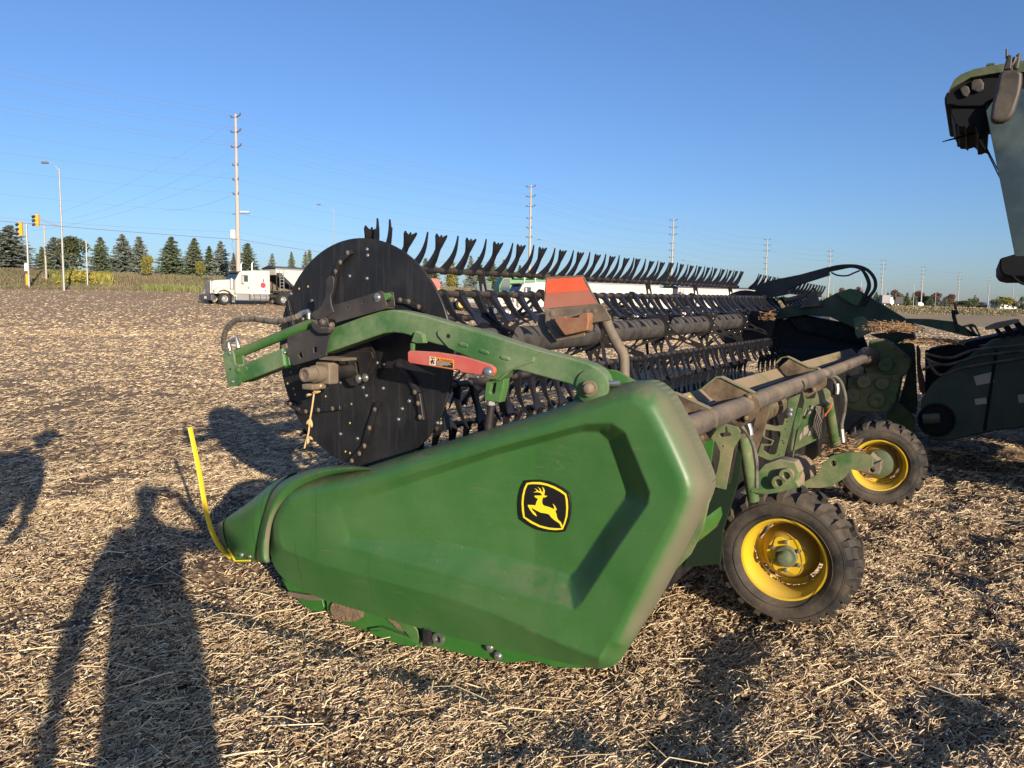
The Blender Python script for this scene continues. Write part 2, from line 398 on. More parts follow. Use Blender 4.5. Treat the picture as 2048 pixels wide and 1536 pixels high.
def straws(name, x, y, L, W, lift, tilt, prism=False, label='', tint0=None):
    n = len(x); th = RNG.random(n)*2*np.pi
    # chopped straw lies mostly across the direction of travel
    th = np.where(RNG.random(n) < .45, RNG.normal(.25, .45, n), th)
    tl = np.abs(RNG.normal(0, tilt, n)); z = zg(x, y)+lift*RNG.random(n)
    d = np.stack([np.cos(th)*np.cos(tl), np.sin(th)*np.cos(tl), np.sin(tl)], -1)
    sd_ = np.stack([-np.sin(th), np.cos(th), np.zeros(n)], -1); upv = np.cross(d, sd_)
    roll = RNG.normal(0, .7, n)[:, None]; sd2 = sd_*np.cos(roll)+upv*np.sin(roll); up2 = np.cross(d, sd2)
    L = L[:, None]; W = W[:, None]; bend = RNG.normal(0, .09, n)[:, None]*L
    c = np.stack([x, y, z+tl*L[:, 0]*.35], -1)
    p0 = c-d*L*.5; p1 = c+sd2*bend+up2*np.abs(bend)*.8; p2 = c+d*L*.5
    tint = np.clip(RNG.normal(.56, .22, n), 0, 1) if tint0 is None else tint0
    if prism:
        cols = []
        for p in (p0, p1, p2):
            for k in range(3):
                a = k*2.094; cols.append(p+(sd2*math.cos(a)+up2*math.sin(a))*W*.5)
        V = np.stack(cols, 1).reshape(-1, 3); b = (np.arange(n)*9)[:, None]
        F = np.concatenate([b+np.array([[i*3+k, i*3+(k+1) % 3, i*3+3+(k+1) % 3, i*3+3+k]]) for i in (0, 1) for k in range(3)])
        at_ = np.repeat(tint, 9)
    else:
        V = np.stack([p0-sd2*W*.5, p0+sd2*W*.5, p1-sd2*W*.5, p1+sd2*W*.5, p2-sd2*W*.3, p2+sd2*W*.3], 1).reshape(-1, 3); b = (np.arange(n)*6)[:, None]
        F = np.concatenate([b+np.array([[0, 1, 3, 2]]), b+np.array([[2, 3, 5, 4]])])
        at_ = np.repeat(tint, 6)
    o = link(name, np_mesh(name, V, F, SMAT, False, at_)); tag(o, label, 'straw', None, 'stuff')
    return o
def keep(x, y, r, th):
    k = patchy(x, y)+RNG.normal(0, .1, len(x)) > th
    return x[k], y[k], r[k]
x, y, r = keep(*scatter(2.1, 7., 92000, power=0), .36); n = len(x)
straws('chopped_straw', x, y, RNG.uniform(.012, .050, n)*(1+.6*(RNG.random(n) > .9)), RNG.uniform(.0024, .0056, n), .034, .34, True, 'short pale chopped straw pieces thick on the ground in front')
x, y, r = keep(*scatter(2.1, 8.5, 165000, power=0), .30); n = len(x)
straws('chaff', x, y, RNG.uniform(.007, .024, n), RNG.uniform(.004, .010, n), .02, .5, False, 'fine chaff and split hulls between the straw in front')
x, y, r = keep(*scatter(6.5, 42., 240000, power=0), .34); n = len(x)
straws('straw_litter', x, y, RNG.uniform(.03, .09, n)*np.clip(r/18, 1, 1.6), RNG.uniform(.004, .006, n)*np.clip(r/10, 1, 2.3), .03, .22, False, 'straw litter thinning out across the middle of the field')
x, y, r = keep(*scatter(36., 112., 76000, power=0), .36); _k = y < field_dist(x, y)[0]+.5; x, y, r = x[_k], y[_k], r[_k]; n = len(x)
straws('far_litter', x, y, RNG.uniform(.10, .22, n), RNG.uniform(.016, .028, n), .03, .2, False, 'pale flecks of straw far across the field')
x, y, r = scatter(2.2, 12., 420, power=0); n = len(x)
straws('long_stalks', x, y, RNG.uniform(.12, .32, n), RNG.uniform(.004, .007, n), .05, .16, True, 'long bent stalks lying loose on the chopped straw', np.clip(RNG.normal(.72, .12, n), 0, 1))
x, y, r = keep(*scatter(2.1, 9., 5200, power=0), .4); n = len(x)
straws('dead_leaves', x, y, RNG.uniform(.025, .06, n), RNG.uniform(.015, .035, n), .02, .3, False, 'curled brown leaf scraps among the straw in front', np.clip(RNG.normal(.22, .12, n), 0, 1))
# ------------------------------------------------------------------ header: near end
HD = empty('harvester_header', kind=None)
HD.matrix_world = HEADER_MAT
tag(HD, 'wide green and black grain header with a finger reel, lowered on the stubble', 'harvester header')
def P_(pts, s): return [ps(x, y, s) for x, y in pts]
def plate(name, pts, s, th, mat, bevel=.003, holes=(), parent=HD, round_=0, seg=2):
    """flat plate in a plane across the header; outline as seen from the near end, thickness th away from there"""
    if round_: pts = [(p.x, p.y) for p in smooth_path([(x, y, 0) for x, y in pts], round_, True)]
    mb = MB().prism(P_(pts, s), (th, 0, 0), [P_(h, s) for h in holes])
    return mb.build(name, mt[mat], parent, bevel=bevel, seg=seg)
def bolt(name, px, py, s, r=.012, h=.012, mat='steel', parent=HD, n=10):
    c = ps(px, py, s)
    return MB().lathe([(0, r*1.5), (-h*.25, r*1.5), (-h*.25, r), (-h*.8, r*.92), (-h, r*.5), (-h, 0)], c, (1, 0, 0), n).build(name, mt[mat], parent, True, angle=50)
def ring(px, py, s, r, n=14):
    c = ps(px, py, s); return [c+Vector((0, math.cos(a)*r, math.sin(a)*r)) for a in [2*math.pi*k/n for k in range(n)]]
# ---- end panel: moulded shell, depth field over a Coons patch between its four outline curves
def poly_interp(pts, n):
    P = [Vector((x, y, 0)) for x, y in pts]; L = [0]
    for a, b_ in zip(P, P[1:]): L.append(L[-1]+(b_-a).length)
    out = []
    for i in range(n):
        d = L[-1]*i/(n-1); k = 0
        while k < len(P)-2 and L[k+1] < d: k += 1
        f = (d-L[k])/max(1e-9, L[k+1]-L[k]); p = P[k].lerp(P[k+1], f); out.append((p.x, p.y))
    return out
def spl(pts, n, k=10): 
    return np.array(poly_interp([(p.x, p.y) for p in smooth_path([(x, y, 0) for x, y in pts], k)], n))
def seg_dist(P, poly, closed=True):
    best = np.full(P.shape[:-1], 1e9); m = len(poly)
    for i in range(m if closed else m-1):
        a = np.array(poly[i], float); b_ = np.array(poly[(i+1) % m], float); ab = b_-a
        t = np.clip(((P-a)@ab)/(ab@ab+1e-9), 0, 1); q = a+t[..., None]*ab
        best = np.minimum(best, np.hypot(*(np.moveaxis(P-q, -1, 0))))
    return best
def inside(P, poly):
    x, y = P[..., 0], P[..., 1]; c = np.zeros(x.shape, bool); m = len(poly)
    for i in range(m):
        x0, y0 = poly[i]; x1, y1 = poly[(i+1) % m]
        if y0 == y1: continue
        c ^= ((y0 > y) != (y1 > y)) & (x < (x1-x0)*(y-y0)/(y1-y0)+x0)
    return c
def end_panel():
    NU, NV = 380, 220
    top = spl([(600, 962), (700, 943), (800, 912), (950, 866), (1100, 820), (1210, 778), (1262, 762)], NU)
    bot = spl([(575, 1165), (640, 1196), (760, 1233), (900, 1273), (1040, 1306), (1140, 1328), (1200, 1338)], NU)
    lef = spl([(600, 962), (562, 985), (541, 1030), (538, 1090), (550, 1135), (575, 1165)], NV)
    rig = spl([(1262, 762), (1300, 762), (1332, 784), (1356, 822), (1390, 890), (1417, 955), (1419, 985), (1400, 1035), (1362, 1112), (1310, 1210), (1262, 1290), (1232, 1328), (1200, 1338)], NV, 8)
    u = np.linspace(0, 1, NU)[None, :, None]; v = np.linspace(0, 1, NV)[:, None, None]
    C = (1-v)*top[None]+v*bot[None]+(1-u)*lef[:, None]+u*rig[:, None]-((1-u)*(1-v)*top[0]+u*(1-v)*top[-1]+(1-u)*v*bot[0]+u*v*bot[-1])
    # flat face and its surrounding roll-over
    face = [(585, 1002), (700, 975), (900, 915), (1100, 858), (1225, 812), (1262, 806), (1284, 822), (1310, 872), (1352, 962), (1356, 990), (1338, 1040), (1290, 1130), (1240, 1235), (1198, 1318),
            (1120, 1288), (1000, 1232), (900, 1196), (760, 1160), (640, 1128), (565, 1098), (556, 1050)]
    outl = [tuple(p) for p in np.concatenate([top, rig[1:], bot[::-1][1:], lef[::-1][1:-1]])]
    inn = inside(C, face); dF = seg_dist(C, face); dO = seg_dist(C, outl[::4])
    f = np.where(inn, 0, dF/(dF+dO+1e-6))
    # how deep the edge rolls back: deep at the rear, moderate on top, shallow facet below
    wr = np.clip((C[..., 0]-1150)/120, 0, 1)*np.clip((1290-C[..., 1])/60, .25, 1); wb = np.clip((C[..., 1]-(1085+(C[..., 0]-560)*.30))/30, 0, 1)*(1-wr)
    deep = .13*(1-wr)*(1-wb)+.20*wr+.055*wb
    roll = wb*f+(1-wb)*(1-np.sqrt(np.clip(1-f**2, 0, 1)))
    D = deep*roll
    # recessed centre
    oi = [(640, 1010), (800, 955), (1000, 893), (1170, 848), (1222, 846), (1250, 864), (1276, 925), (1300, 985), (1296, 1010), (1240, 1090), (1165, 1205), (1148, 1221), (1130, 1214), (1010, 1182), (830, 1131), (740, 1105), (640, 1078)]
    ii = [(680, 1015), (800, 974), (1000, 908), (1165, 863), (1200, 864), (1218, 882), (1240, 940), (1257, 978), (1254, 990), (1210, 1052), (1152, 1140), (1140, 1152), (1120, 1142), (1010, 1112), (900, 1086), (800, 1083), (700, 1078)]
    iO = inside(C, oi); iI = inside(C, ii); d1 = seg_dist(C, oi); d2 = seg_dist(C, ii)
    g = np.where(iI, 1, np.where(iO, d1/(d1+d2+1e-6), 0)); g = g*.9+.1*g*g*(3-2*g)
    gx = np.clip((C[..., 0]-640)/430, 0, 1); D = D+g*.10*gx*(.75+.25*np.clip((C[..., 1]-880)/180, 0, 1))
    # long soft crease under the recess
    k = np.clip(((C[..., 1])-(1098+(C[..., 0]-640)*.235))/70, 0, 1)*np.clip((C[..., 0]-600)/200, 0, 1)*np.clip((1190-C[..., 0])/80, 0, 1)
    D = D-.012*k*(1-f)
    # smooth the field a little
    for _ in range(1):
        D2 = D.copy(); D2[1:-1, 1:-1] = (D[1:-1, 1:-1]*4+D[:-2, 1:-1]+D[2:, 1:-1]+D[1:-1, :-2]+D[1:-1, 2:])/8; D = D2
    vs_ = []; 
    for j in range(NV):
        for i in range(NU):
            vs_.append(ps(C[j, i, 0], C[j, i, 1], float(D[j, i])))
    nb = len(vs_); fs = [(j*NU+i, j*NU+i+1, (j+1)*NU+i+1, (j+1)*NU+i) for j in range(NV-1) for i in range(NU-1)]
    # return flange all round, running inwards
    per = [i for i in range(NU)]+[j*NU+NU-1 for j in range(1, NV)]+[(NV-1)*NU+i for i in range(NU-2, -1, -1)]+[j*NU for j in range(NV-2, 0, -1)]
    cen = Vector((0, .95, .75))
    for q in per:
        p = vs_[q]; d = Vector((0, cen.y-p.y, cen.z-p.z)).normalized(); px_ = C.reshape(-1, 2)[q][0]
        ext = .12 if px_ > 1290 else .03
        vs_.append(p+Vector((ext, 0, 0))+d*.012)
    m = len(per)
    for k2 in range(m):
        a, b2 = per[k2], per[(k2+1) % m]
        if C.reshape(-1, 2)[a][1] > 1300 and C.reshape(-1, 2)[a][0] > 1130: continue
        fs.append((b2, a, nb+k2, nb+(k2+1) % m))
    mb = MB(); mb.v = [tuple(p) for p in vs_]; mb.f = fs
    return mb.build('end_panel', PANEL, HD, True, angle=60)
def panel_mat():
    m, n, b = newmat('moulded_green_panel')
    tc = n.nodes.new('ShaderNodeTexCoord'); O = tc.outputs['Object']
    sp = n.nodes.new('ShaderNodeSeparateXYZ'); n.links.new(O, sp.inputs[0])
    g = n.nodes.new('ShaderNodeNewGeometry'); gs = n.nodes.new('ShaderNodeSeparateXYZ'); n.links.new(g.outputs['Normal'], gs.inputs[0])
    n1 = noise(n, 2.6, 6, .62, O, .3); n2 = noise(n, 18, 5, .65, O); nf = noise(n, 220, 3, .6, O)
    base = mixc(n, ramp(n, n1, .3, .7), (.026, .115, .024), (.034, .145, .032))
    # rain tracks: thin darker verticals towards the front
    st = n.nodes.new('ShaderNodeMapping'); st.inputs['Scale'].default_value = (0, 20, .5); n.links.new(O, st.inputs[0])
    ns = noise(n, 1.0, 2, .5, st.outputs[0])
    trk = math_(n, 'MULTIPLY', ramp(n, ns, .648, .66), ramp(n, sp.outputs[1], .9, 1.5))
    base = mixc(n, math_(n, 'MULTIPLY', trk, .55), base, (.010, .05, .012))
    dt = n.nodes.new('ShaderNodeVectorMath'); dt.operation = 'DOT_PRODUCT'; n.links.new(g.outputs['Normal'], dt.inputs[0]); dt.inputs[1].default_value = tuple(-N)
    rear = math_(n, 'MULTIPLY', ramp(n, dt.outputs['Value'], .5, .93, 0, .80), ramp(n, sp.outputs[2], .16, .34))
    upd = math_(n, 'MULTIPLY', ramp(n, gs.outputs[2], .5, .95), ramp(n, math_(n, 'ADD', n2, ramp(n, n1, .3, .7, -.2, .2)), .3, .7, .05, .75))
    film = ramp(n, n1, .35, .75, .05, .22)
    streak = n.nodes.new('ShaderNodeMapping'); streak.inputs['Scale'].default_value = (1, .5, 16); streak.inputs['Rotation'].default_value = (math.radians(-14), 0, 0); n.links.new(O, streak.inputs[0])
    s2 = noise(n, 4, 5, .7, streak.outputs[0]); film = math_(n, 'ADD', film, ramp(n, s2, .5, .75, 0, .07))
    d = math_(n, 'MINIMUM', math_(n, 'ADD', math_(n, 'ADD', rear, upd), film), .93)
    d = math_(n, 'MULTIPLY', d, ramp(n, nf, .2, .6, .75, 1.05))
    def scratches(rot, sc_, seed_):
        mp_ = n.nodes.new('ShaderNodeMapping'); mp_.inputs['Rotation'].default_value = (math.radians(rot), 0, 0); mp_.inputs['Scale'].default_value = (1, .45, sc_); mp_.inputs['Location'].default_value = (seed_, seed_*2, 0); n.links.new(O, mp_.inputs[0])
        q = noise(n, 3.0, 2, .5, mp_.outputs[0]); q = math_(n, 'ABSOLUTE', math_(n, 'SUBTRACT', q, .5)); return ramp(n, q, .0, .006, 1, 0)
    patch = ramp(n, noise(n, 5.0, 3, .6, O), .52, .62)
    scr = math_(n, 'MULTIPLY', math_(n, 'MAXIMUM', scratches(8, 6, 3.1), scratches(-22, 4, 9.7)), patch)
    spk = ramp(n, noise(n, 75, 2, .5, O), .70, .74, 0, .55)
    d = math_(n, 'MINIMUM', math_(n, 'ADD', d, math_(n, 'ADD', math_(n, 'MULTIPLY', scr, .35), spk)), .95)
    n.links.new(mixc(n, d, base, (.17, .145, .10)), b.inputs['Base Color'])
    n.links.new(ramp(n, d, 0, .7, .30, .72), b.inputs['Roughness'])
    b.inputs['Specular IOR Level'].default_value = .5
    bump(n, b, nf, .06, .002)
    return m
PANEL = panel_mat()
end_panel()
# ---- emblem
def emblem():
    Z = lambda pts: [(1030+x/12.8, 950+y/12.8) for x, y in pts]
    s = .062*.97
    def cl(p): return [(q.x, q.y) for q in p]
    out = [(245, 140), (420, 128), (640, 132), (820, 160), (1000, 225), (1200, 330), (1350, 440), (1395, 560), (1420, 760), (1415, 980), (1370, 1200), (1270, 1450), (1080, 1478), (860, 1460), (620, 1400), (380, 1280), (150, 1130), (110, 960), (92, 740), (105, 520), (150, 320)]
    yo = [(295, 205), (450, 180), (640, 182), (820, 222), (1010, 292), (1180, 385), (1310, 485), (1345, 640), (1358, 840), (1340, 1060), (1290, 1230), (1222, 1395), (1050, 1412), (850, 1395), (620, 1335), (400, 1230), (210, 1090), (180, 920), (168, 720), (185, 520), (230, 340)]
    yi = [(325, 245), (460, 232), (640, 240), (810, 272), (990, 345), (1150, 430), (1275, 520), (1300, 660), (1312, 840), (1300, 1040), (1262, 1190), (1218, 1320), (1190, 1362), (1040, 1362), (860, 1345), (640, 1290), (430, 1185), (245, 1070), (225, 900), (212, 720), (228, 540), (268, 370)]
    deer = [(498, 528), (680, 525), (682, 490), (640, 455), (570, 440), (465, 445), (530, 422), (560, 408), (535, 375), (497, 345), (560, 375), (590, 412), (640, 410), (620, 350), (580, 312), (640, 350), (665, 400), (672, 425), (705, 440), (720, 400), (712, 340), (690, 308), (730, 340), (755, 400), (750, 460), (738, 518), (825, 542), (765, 577), (715, 572), (690, 640), (685, 700), (700, 755), (740, 785), (840, 812), (930, 845), (1000, 880), (1000, 820), (968, 740), (1020, 800), (1058, 880), (1055, 905), (1020, 912), (1050, 1000), (1070, 1090), (1090, 1135), (1165, 1205), (1222, 1330), (1196, 1365), (1135, 1240), (1020, 1165), (935, 1095), (870, 1012), (800, 985), (660, 965), (540, 905), (400, 825), (440, 905), (520, 985), (548, 1060), (470, 1005), (395, 910), (330, 800), (330, 765), (420, 768), (522, 778), (545, 700), (585, 605), (520, 578), (500, 555)]
    # ride on the recessed face of the panel, so follow its depth
    base = .072
    e = MB().prism(P_(Z(out), base), (.012, 0, 0)).build('emblem', mt['emblem_black'], HD, bevel=.002)
    MB().prism(P_(Z(yo), base-.0012), (.003, 0, 0), [P_(Z(yi), base-.0012)]).build('emblem_border', mt['emblem_yellow'], e)
    MB().prism(P_(Z(deer), base-.0022), (.003, 0, 0)).build('leaping_deer', mt['emblem_yellow'], e)
mt['emblem_black'] = simple('emblem_black', (.012, .012, .012), .4, 0, .1)
mt['emblem_yellow'] = simple('emblem_yellow', (.88, .68, .03), .4, 0, .03)
emblem()
# ---- crop divider nose: loft of half-round hoops from the tip to a wide collar
def loft(name, secs, mat, n=16, parent=HD, cap0=True):
    """secs: (top px, bottom px, s centre, bulge towards near side, bulge to far side)"""
    vs_ = []
    for (tx, ty), (bx, by), s, b0, b1 in secs:
        tp = ps(tx, ty, s); bp = ps(bx, by, s); c = (tp+bp)*.5; h = (tp-bp)*.5
        for k in range(n):
            a = 2*math.pi*k/n; ca, sa = math.cos(a), math.sin(a)
            off = -b0*sa if sa > 0 else -b1*sa
            sq = math.copysign(abs(ca)**.8, ca)
            vs_.append(c+h*sq+Vector((off, 0, 0)))
    m = len(secs); fs = [(i*n+k, i*n+(k+1) % n, (i+1)*n+(k+1) % n, (i+1)*n+k) for i in range(m-1) for k in range(n)]
    if cap0: fs.append(tuple(range(n-1, -1, -1)))
    mb = MB(); mb.v = [tuple(v) for v in vs_]; mb.f = fs
    o = mb.build(name, mt[mat] if isinstance(mat, str) else mat, parent, True, angle=60); md = o.modifiers.new('s', 'SUBSURF'); md.levels = md.render_levels = 2
    return o
nose = loft('divider_nose', [((443, 1046), (462, 1106), .16, .015, .02), ((456, 1032), (468, 1112), .16, .04, .06), ((492, 1010), (486, 1118), .17, .075, .1),
      ((528, 982), (503, 1121), .17, .10, .13), ((560, 955), (518, 1124), .17, .115, .15), ((585, 945), (530, 1124), .17, .10, .15)], PANEL, 24)
loft('divider_tip', [((432, 1047), (446, 1090), .16, .02, .03), ((441, 1044), (464, 1109), .16, .03, .045), ((450, 1037), (470, 1112), .16, .038, .055)], 'green_dusty', 16)
# collar lip sweeping over the panel
lip_o = spl([(742, 936), (690, 930), (640, 934), (598, 946), (566, 962), (543, 988), (527, 1030), (516, 1078), (513, 1118), (524, 1126)], 34)
lip_i = spl([(742, 941), (700, 944), (652, 953), (612, 968), (584, 985), (562, 1008), (546, 1040), (539, 1080), (538, 1108), (540, 1124)], 34)
vs_ = []; nsec = 8
for a, b_ in zip(lip_o, lip_i):
    for k in range(nsec):
        f = k/(nsec-1); x = a[0]+(b_[0]-a[0])*f; y = a[1]+(b_[1]-a[1])*f
        vs_.append(ps(x, y, .045-.05*math.sin(min(1, f*1.6)*math.pi*.62)+.055*max(0, f-.6)))
for (x, y) in lip_o: vs_.append(ps(x, y, .16))
m_ = len(lip_o); mb = MB(); mb.v = [tuple(v) for v in vs_]
mb.f = [(i*nsec+k, i*nsec+k+1, (i+1)*nsec+k+1, (i+1)*nsec+k) for i in range(m_-1) for k in range(nsec-1)]
mb.f += [(i*nsec, (i+1)*nsec, m_*nsec+i+1, m_*nsec+i) for i in range(m_-1)]
o = mb.build('divider_collar', PANEL, HD, True, angle=70)
md = o.modifiers.new('s', 'SOLIDIFY'); md.thickness = .006; md.offset = 1
plate('divider_skid', [(446, 1092), (462, 1112), (500, 1118), (512, 1121), (480, 1128), (462, 1120)], .12, .12, 'green_clean', .002)
bolt('bolt', 483, 1110, .10, .012); bolt('bolt', 500, 1113, .10, .009)
MB().tube([ps(456, 1098, .10), ps(470, 1122, .10), ps(500, 1121, .10)], .006, 6).build('skid_edge', mt['yellow_rod'], HD, True)
MB().tube(smooth_path([ps(380, 855, .12), ps(397, 935, .12), ps(412, 1020, .12), ps(424, 1062, .12), ps(440, 1094, .12), ps(462, 1116, .12)], 6), .0165, 8, sq=.45).build('marker_rod', mt['yellow_rod'], HD, True)
# ---- under the panel: bottom plate, mud, spring, skid
plate('lower_side_plate', [(648, 1170), (655, 1225), (690, 1248), (760, 1272), (860, 1292), (940, 1312), (1010, 1326), (1070, 1322), (1110, 1335), (1155, 1337), (1190, 1330), (1180, 1300), (900, 1180)], .10, .02, 'green_clean', .003)
plate('lower_cross_plate', [(562, 1155), (575, 1180), (612, 1216), (636, 1228), (648, 1215), (640, 1185), (600, 1150)], .12, .10, 'green_clean', .004)
plate('reinforcing_bar', [(574, 1184), (610, 1190), (652, 1192), (652, 1201), (612, 1201), (577, 1192)], .09, .02, 'greybrown', .002)
plate('floor_skid', [(740, 1268), (800, 1290), (836, 1296), (842, 1290), (815, 1275), (760, 1255), (738, 1258)], .07, .2, 'green_clean', .004)
plate('gusset_plate', [(775, 1232), (790, 1238), (828, 1286), (842, 1294), (834, 1262), (818, 1240)], .075, .012, 'green', .002)
def mud(name, pts, s, th=.03, seed=1):
    pts = [(p.x, p.y) for p in smooth_path([(x, y, 0) for x, y in pts], 4, True)]
    mb = MB().prism(P_(pts, s), (th, 0, 0)); o = mb.build(name, mt['mud'], HD, bevel=.012, seg=3)
    return o
mud('mud_cake', [(664, 1205), (690, 1204), (715, 1215), (722, 1235), (700, 1246), (672, 1240), (658, 1222)], .075)
mud('mud_cake', [(772, 1234), (800, 1238), (822, 1248), (820, 1262), (802, 1262), (786, 1250)], .08)
sp_ = [ps(856, 1256+i*.55, .06)+Vector((.02*math.cos(i*.9), .024*math.sin(i*.9), 0)) for i in range(60)]
MB().tube(sp_, .0045, 6).build('coil_spring', mt['tine'], HD, True)
MB().lathe([(0, .03), (-.02, .03), (-.02, .017), (.0, .017)], ps(880, 1276, .07), (1, 0, 0), 20).build('round_bushing', mt['steel'], HD, True)
bolt('bolt', 980, 1295, .08, .015, .015); bolt('bolt', 997, 1312, .08, .015, .015)
# ---- inner end sheet of the header
plate('end_sheet', [(1420, 990), (1405, 1060), (1380, 1110), (1360, 1130), (1200, 1300), (900, 1230), (640, 1120), (640, 1020), (900, 960), (1200, 860), (1330, 800), (1390, 880)], .24, .02, 'green_rear', .002)
# ---- reel arm and what hangs on it (zoom coordinates of the two close looks turned into picture ones)
mt['arm'] = paint('faded_green_arm', (.045, .14, .04), .45, .8, .15, top=.5, scale=3.5, dustcol=(.22, .25, .15))
Z2 = lambda pts: [(430+x/5.12, 560+y/5.12) for x, y in pts]
Z3 = lambda pts: [(780+x/4.096, 640+y/4.096) for x, y in pts]
Z1 = lambda pts: [(400+x/3.413, 400+y/3.413) for x, y in pts]
Z7 = lambda pts: [(540+x/4.8, 640+y/4.8) for x, y in pts]
ZR = lambda pts: [(1020+x/6.827, 520+y/6.827) for x, y in pts]
arm = [(640, 665), (684, 648), (723, 634), (762, 622), (787, 619.5), (810, 623), (854, 633), (898, 646), (957, 661), (1024, 684), (1080, 701), (1140, 716), (1176, 727), (1196, 738), (1206, 752), (1212, 768), (1205, 782), (1180, 788), (1153, 778),
       (1141, 769), (1090, 755), (1036, 740), (1024, 740), (1010, 752), (1000, 761), (985, 762), (972, 755), (960, 738), (940, 716), (926, 711), (902, 699), (890, 692.5), (873, 689), (846, 681.5), (826, 673), (805, 667), (787, 665), (766, 667), (742, 675), (703, 689), (654, 706), (630, 712)]
plate('reel_arm', arm, .06, .085, 'arm', .008, seg=3)
plate('arm_doubler_plate', Z3([(385, 95), (420, 72), (530, 52), (640, 80), (760, 118), (1100, 215), (1240, 262), (1180, 300), (1170, 345), (1020, 395), (930, 440), (880, 485), (800, 485), (790, 400), (650, 305), (480, 232), (390, 130)]), .048, .013, 'arm', .003)
for x, y in ((598, 205), (768, 262), (940, 312)):
    plate('pressed_slot', Z3([(x-38, y-18), (x-20, y-24), (x+24, y-10), (x+38, y+4), (x+38, y+18), (x+24, y+22), (x-22, y+10), (x-38, y-2)]), .042, .012, 'arm', .004)
def hole(name, px, py, s, r): MB().lathe([(0, 0), (0, r)], ps(px, py, s), (-1, 0, 0), 12).build(name, mt['black'], HD)
hole('drilled_hole', *Z3([(478, 132)])[0], .0475, .011)
plate('arm_lug', Z3([(205, 88), (262, 118), (278, 190), (225, 192), (172, 178)]), .035, .03, 'arm', .003)
plate('lug_strap', Z3([(165, 190), (192, 194), (190, 252), (165, 248)]), .04, .015, 'green', .002)
lever = plate('safety_lever', Z3([(158, 250), (380, 263), (600, 298), (820, 366), (852, 395), (856, 430), (835, 462), (700, 446), (580, 430), (568, 412), (545, 404), (525, 412), (160, 352), (145, 338), (143, 266)]), .02, .022, 'red', .004)
def sticker(pts, s, mat, name='sticker', parent=HD, th=.0012):
    return MB().prism(P_(pts, s), (th, 0, 0)).build(name, mt[mat] if isinstance(mat, str) else mat, parent)
def frame_on(pts, s):
    """origin and unit axes of a sticker whose corners are top-left, top-right, bottom-right, bottom-left"""
    a, b_, c, d = P_(pts, s); X = (b_-a); Y = (d-a); return a, X, Y
def text_on(txt, pts, s, mat, name, parent, u0, v0, size, depth=.0006):
    cu = bpy.data.curves.new(name, 'FONT'); cu.body = txt; cu.size = 1; cu.extrude = 0; ob = bpy.data.objects.new('t', cu); COL.objects.link(ob)
    dg = bpy.context.evaluated_depsgraph_get(); me = bpy.data.meshes.new_from_object(ob.evaluated_get(dg)); bpy.data.objects.remove(ob)
    a, X, Y = frame_on(pts, s); xl, yl = X.length, Y.length; xu = X/xl; yu = Y/yl
    for v in me.vertices:
        v.co = a+xu*(u0*xl+v.co.x*size*yl)+yu*(v0*yl-v.co.y*size*yl)+Vector((-depth, 0, 0))
    me.materials.clear(); me.materials.append(mt[mat] if isinstance(mat, str) else mat); me.name = name
    return link(name, me, parent)
mt['label_orange'] = simple('label_orange', (.72, .27, .05), .5, 0, .08); mt['label_white'] = simple('label_white', (.62, .58, .48), .6, 0, .1); mt['label_black'] = simple('label_black', (.02, .02, .02), .5)
W = Z3([(320, 294), (522, 326), (520, 402), (318, 368)])
sticker(W, .0185, 'label_orange', 'warning_label', lever)
def sub(W, u0, v0, u1, v1):
    a, b_, c, d = [Vector((*p, 0)) for p in W]
    f = lambda u, v: (a.lerp(b_, u)).lerp(d.lerp(c, u), v)
    return [(p.x, p.y) for p in (f(u0, v0), f(u1, v0), f(u1, v1), f(u0, v1))]
sticker(sub(W, .03, .06, .27, .94), .0178, 'label_white', 'pictogram_panel', lever)
sticker(sub(W, .30, .38, .97, .94), .0178, 'label_black', 'text_panel', lever)
text_on('\u25B2 WARNING', W, .0178, 'label_black', 'warning_word', lever, .34, .33, .34)
for k, l in enumerate((.9, .97, .8, .6)): sticker(sub(W, .32, .45+k*.12, l*.93, .49+k*.12), .0172, 'label_white', 'text_line', lever)
fig = [(.12, .3, .16, .42), (.10, .42, .19, .62), (.06, .5, .10, .66), (.19, .4, .24, .46), (.08, .62, .13, .86), (.15, .62, .22, .8), (.07, .12, .23, .24)]
for f in fig: sticker(sub(W, *f), .0172, 'label_black', 'pictogram', lever)
bolt('lever_bolt', *Z3([(806, 428)])[0], .018, .016, .014)
plate('clevis', Z3([(785, 510), (840, 500), (900, 470), (938, 452), (925, 560), (905, 640), (895, 678), (775, 660), (772, 640)]), .08, .05, 'green', .006, holes=[Z3([(835, 520), (868, 512), (858, 590), (845, 606), (825, 606), (815, 590)])])
plate('cylinder_rod_end', Z3([(815, 510), (870, 505), (866, 615), (812, 612)]), .10, .02, 'black', .002)
q0 = ps(984, 806, .105); MB().lathe([(0, .026), (.018, .026)], q0+Vector((0, 0, .01)), (0, 0, -1), 6).build('lock_nut', mt['steel'], HD)
MB().tube([ps(984, 800, .105), ps(975, 870, .105)], .0175, 12).build('lift_cylinder', mt['tube'], HD, True)
# pivot
bolt('pivot_pin', 1180, 777, .03, .022, .035, 'greybrown', n=16)
MB().lathe([(0, .072), (-.012, .072), (-.014, .068), (-.014, 0)], ps(1186, 773, .06), (1, 0, 0), 28).build('pivot_collar', mt['arm'], HD, True)
plate('pivot_bracket', [(1196, 732), (1214, 739), (1232, 741), (1279, 767), (1262, 776), (1222, 777), (1207, 770)], .16, .015, 'green', .002)
plate('pivot_support', [(1160, 770), (1222, 775), (1240, 778), (1180, 800), (1140, 812)], .15, .02, 'green', .003)
MB().tube([ps(1205, 758, .10), ps(1222, 768, .10), ps(1240, 766, .11)], .012, 8).build('grease_fitting', mt['steel'], HD, True)
